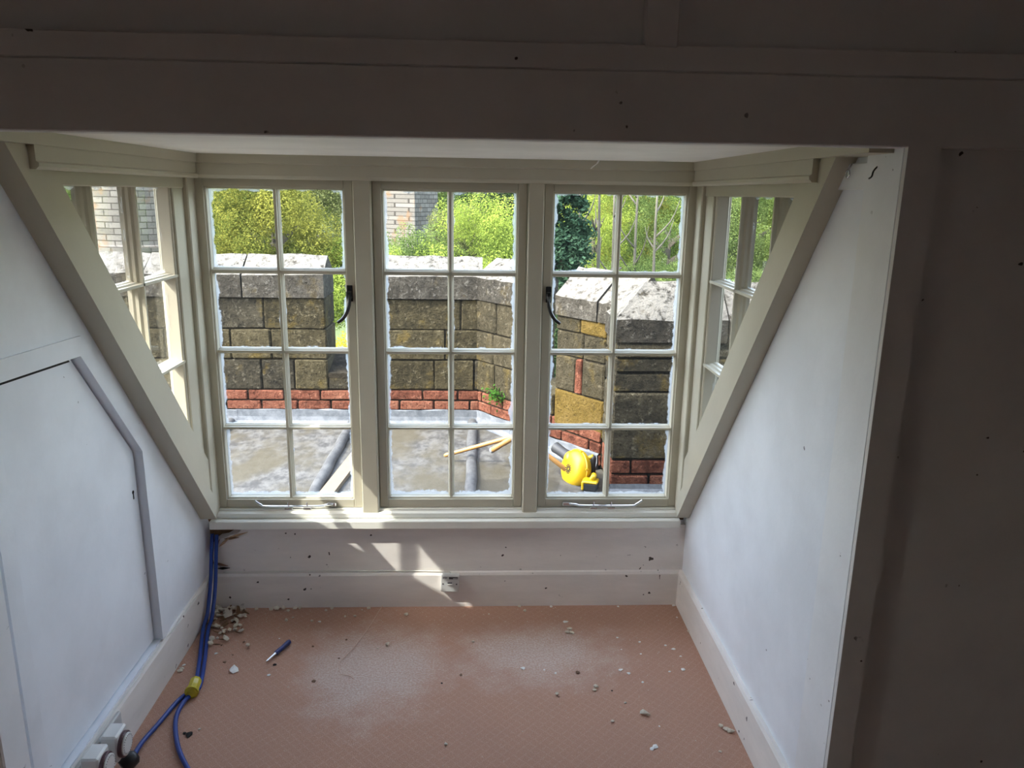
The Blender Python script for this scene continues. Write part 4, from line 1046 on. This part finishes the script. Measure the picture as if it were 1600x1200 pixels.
# plaster debris: individual chips
def chip_mesh(seed, flat=.5, long=1.0):
    r = random.Random(seed); bm = bmesh.new(); bmesh.ops.create_icosphere(bm, subdivisions=1, radius=1.0)
    for v in bm.verts:
        s = r.uniform(.5, 1.2); v.co = Vector((v.co.x * s * long + r.uniform(-.12, .12), v.co.y * s + r.uniform(-.12, .12), (v.co.z * s) * flat))
    zmin = min(v.co.z for v in bm.verts)
    for v in bm.verts: v.co.z -= zmin
    me = bpy.data.meshes.new('plaster_chip'); bm.to_mesh(me); bm.free(); return me
CHM = {}
for m in ('chip', 'chipwhite', 'chipbrown', 'dark', 'timber'):
    CHM[m] = []
    for s_ in range(4):
        me = chip_mesh(s_ + 20, .55 if m in ('chip',) else .22, (1.0, 1.3, 1.55, 1.1)[s_]); me.materials.append(MT[m]); CHM[m].append(me)
LBL = {'chip': ('plaster_chip', 'small pale plaster chip lying loose on the carpet', 'plaster chip', 'plaster chips on the carpet'),
       'chipwhite': ('paint_flake', 'thin white paint flake lying on the carpet', 'paint flake', 'paint flakes on the carpet'),
       'chipbrown': ('brown_crumb', 'small brown crumb of debris on the carpet', 'debris crumb', 'brown crumbs on the carpet'),
       'dark': ('dark_scrap', 'small dark scrap lying on the carpet', 'debris scrap', 'dark scraps on the carpet'),
       'timber': ('wood_fragment', 'dark wood fragment in the rubble heap below the broken corner', 'wood fragment', 'wood fragments in the corner heap')}
ci = 0
def chip(px, py, r, m='chip', z=0.0, label=None):
    global ci
    p = on_z(px, py, 0.0)
    if p.y > -.082: p.y = -.082 - r * .5
    p.x = max(p.x, -.925)
    n, l, c, g_ = LBL[m]
    o = bpy.data.objects.new(n, CHM[m][ci % 4]); COL.objects.link(o); o.location = (p.x, p.y, z + .0005); o.scale = (r, r, r); o.rotation_euler = (0, 0, (ci * 2.4) % 6.28)
    tag(o, label or l, c, g_ if not label else None); ci += 1
    return o
P1 = [(387,944,8),(405,944,8),(428,946,9),(437,946,13),(444,951,11),(451,955,7),(462,950,9),(470,948,8),(509,955,7),(519,949,7),(539,964,4),(555,964,7),(566,954,4),(579,943,8),(635,962,8),(605,1009,9),(590,1014,5),(487,971,6),(447,970,6),(458,966,5),(740,1004,6),(764,960,4),(812,949,6),(820,956,7),(889,985,11),(886,989,8),(893,990,7),(870,1086,8),(932,1075,10),(929,1079,7),(1007,1116,10),(1013,1119,7),(956,1129,7),(977,1099,4),(1076,988,5),(1125,1176,6),(1127,1136,9),(1134,1140,9),(1142,1144,8),(697,1165,6),(311,1141,5),(264,1050,9),(271,1046,6)]
for x, y, s_ in P1: chip(x, y, s_ * .00115)
P2 = [(499,972,7),(437,998,4),(420,1055,6),(884,972,7),(965,997,5),(999,1004,6),(1040,1009,5),(1052,1015,6),(1063,1026,5),(971,1015,4),(1001,1022,4),(970,1047,6),(983,1053,7),(1004,1067,6),(1068,1047,8),(1046,1050,4),(1052,947,9),(964,943,6),(1023,1167,9),(1019,1170,6),(818,1045,9),(860,943,8),(1058,965,4),(280,1040,5),(337,1022,7),(1030,1135,4),(850,1047,4),(868,1052,4)]
for x, y, s_ in P2: chip(x, y, s_ * .00115, 'chipwhite')
for x, y, s_ in [(352,1035,7),(489,1011,6),(491,1065,8),(381,1004,5),(346,1009,5),(902,1051,10),(541,1000,5),(720,1055,5),(530,1029,5),(364,1024,4)]: chip(x, y, s_ * .0011, 'chipbrown')
for x, y, s_ in [(430,1039,7),(296,1149,10),(956,1080,4),(288,1146,7),(690,1068,4)]: chip(x, y, s_ * .0011, 'dark')
chip(365, 1047, .017, 'chipwhite', label='large white paint flake with a dark mark, alone on the carpet')
# rubble heap in the corner below the broken wall
rr = random.Random(3)
for k in range(84):
    px, py = rr.gauss(350, 20), rr.gauss(963, 20)
    if py < 942 or px < 322: px, py = rr.uniform(328, 385), rr.uniform(948, 990)
    m = 'chip' if k % 5 not in (1, 3) else 'timber'
    n, l, c, g_ = LBL[m]
    o = chip(px, py, rr.uniform(.008, .017), m, z=rr.uniform(0, .008))
    if m == 'chip': o['label'] = 'broken plaster piece in the rubble heap below the broken corner'; o['group'] = 'plaster pieces in the corner heap'
    o.rotation_euler = (rr.uniform(-.3, .3), rr.uniform(-.3, .3), rr.uniform(0, 6.28)); q_ = rr.uniform(.55, 1.15); o.scale = (o.scale[0] * q_ * (1.9 if m == 'timber' else 1), o.scale[1] * rr.uniform(.5, 1.1) * (.5 if m == 'timber' else 1), o.scale[2] * rr.uniform(.6, 1.2))
# crumbs too small to count
n = 700; rg = np.random.default_rng(8)
cx_ = rg.uniform(-.90, .88, n); cy_ = -.08 - np.abs(rg.normal(size=n)) * .42
cx_[:180] = -.93 + np.abs(rg.normal(size=180)) * .13; cy_[:180] = -.08 - np.abs(rg.normal(size=180)) * .16
ok = cy_ > -1.3; cx_, cy_ = cx_[ok], cy_[ok]
vv = []; ff = []
for i, (x, y) in enumerate(zip(cx_, cy_)):
    r = float(rg.uniform(.0008, .0026)); a = float(rg.uniform(0, 6.28)); b = len(vv)
    for k in range(3): vv.append((x + r * math.cos(a + 2.09 * k), y + r * math.sin(a + 2.09 * k), .0003))
    vv.append((x, y, r * .9 + .0003)); ff += [(b, b + 1, b + 3), (b + 1, b + 2, b + 3), (b + 2, b, b + 3), (b, b + 2, b + 1)]
mesh('plaster_crumbs', vv, ff, MT['chip'], label='fine pale plaster crumbs sprinkled over the carpet', cat='crumbs', kind='stuff')
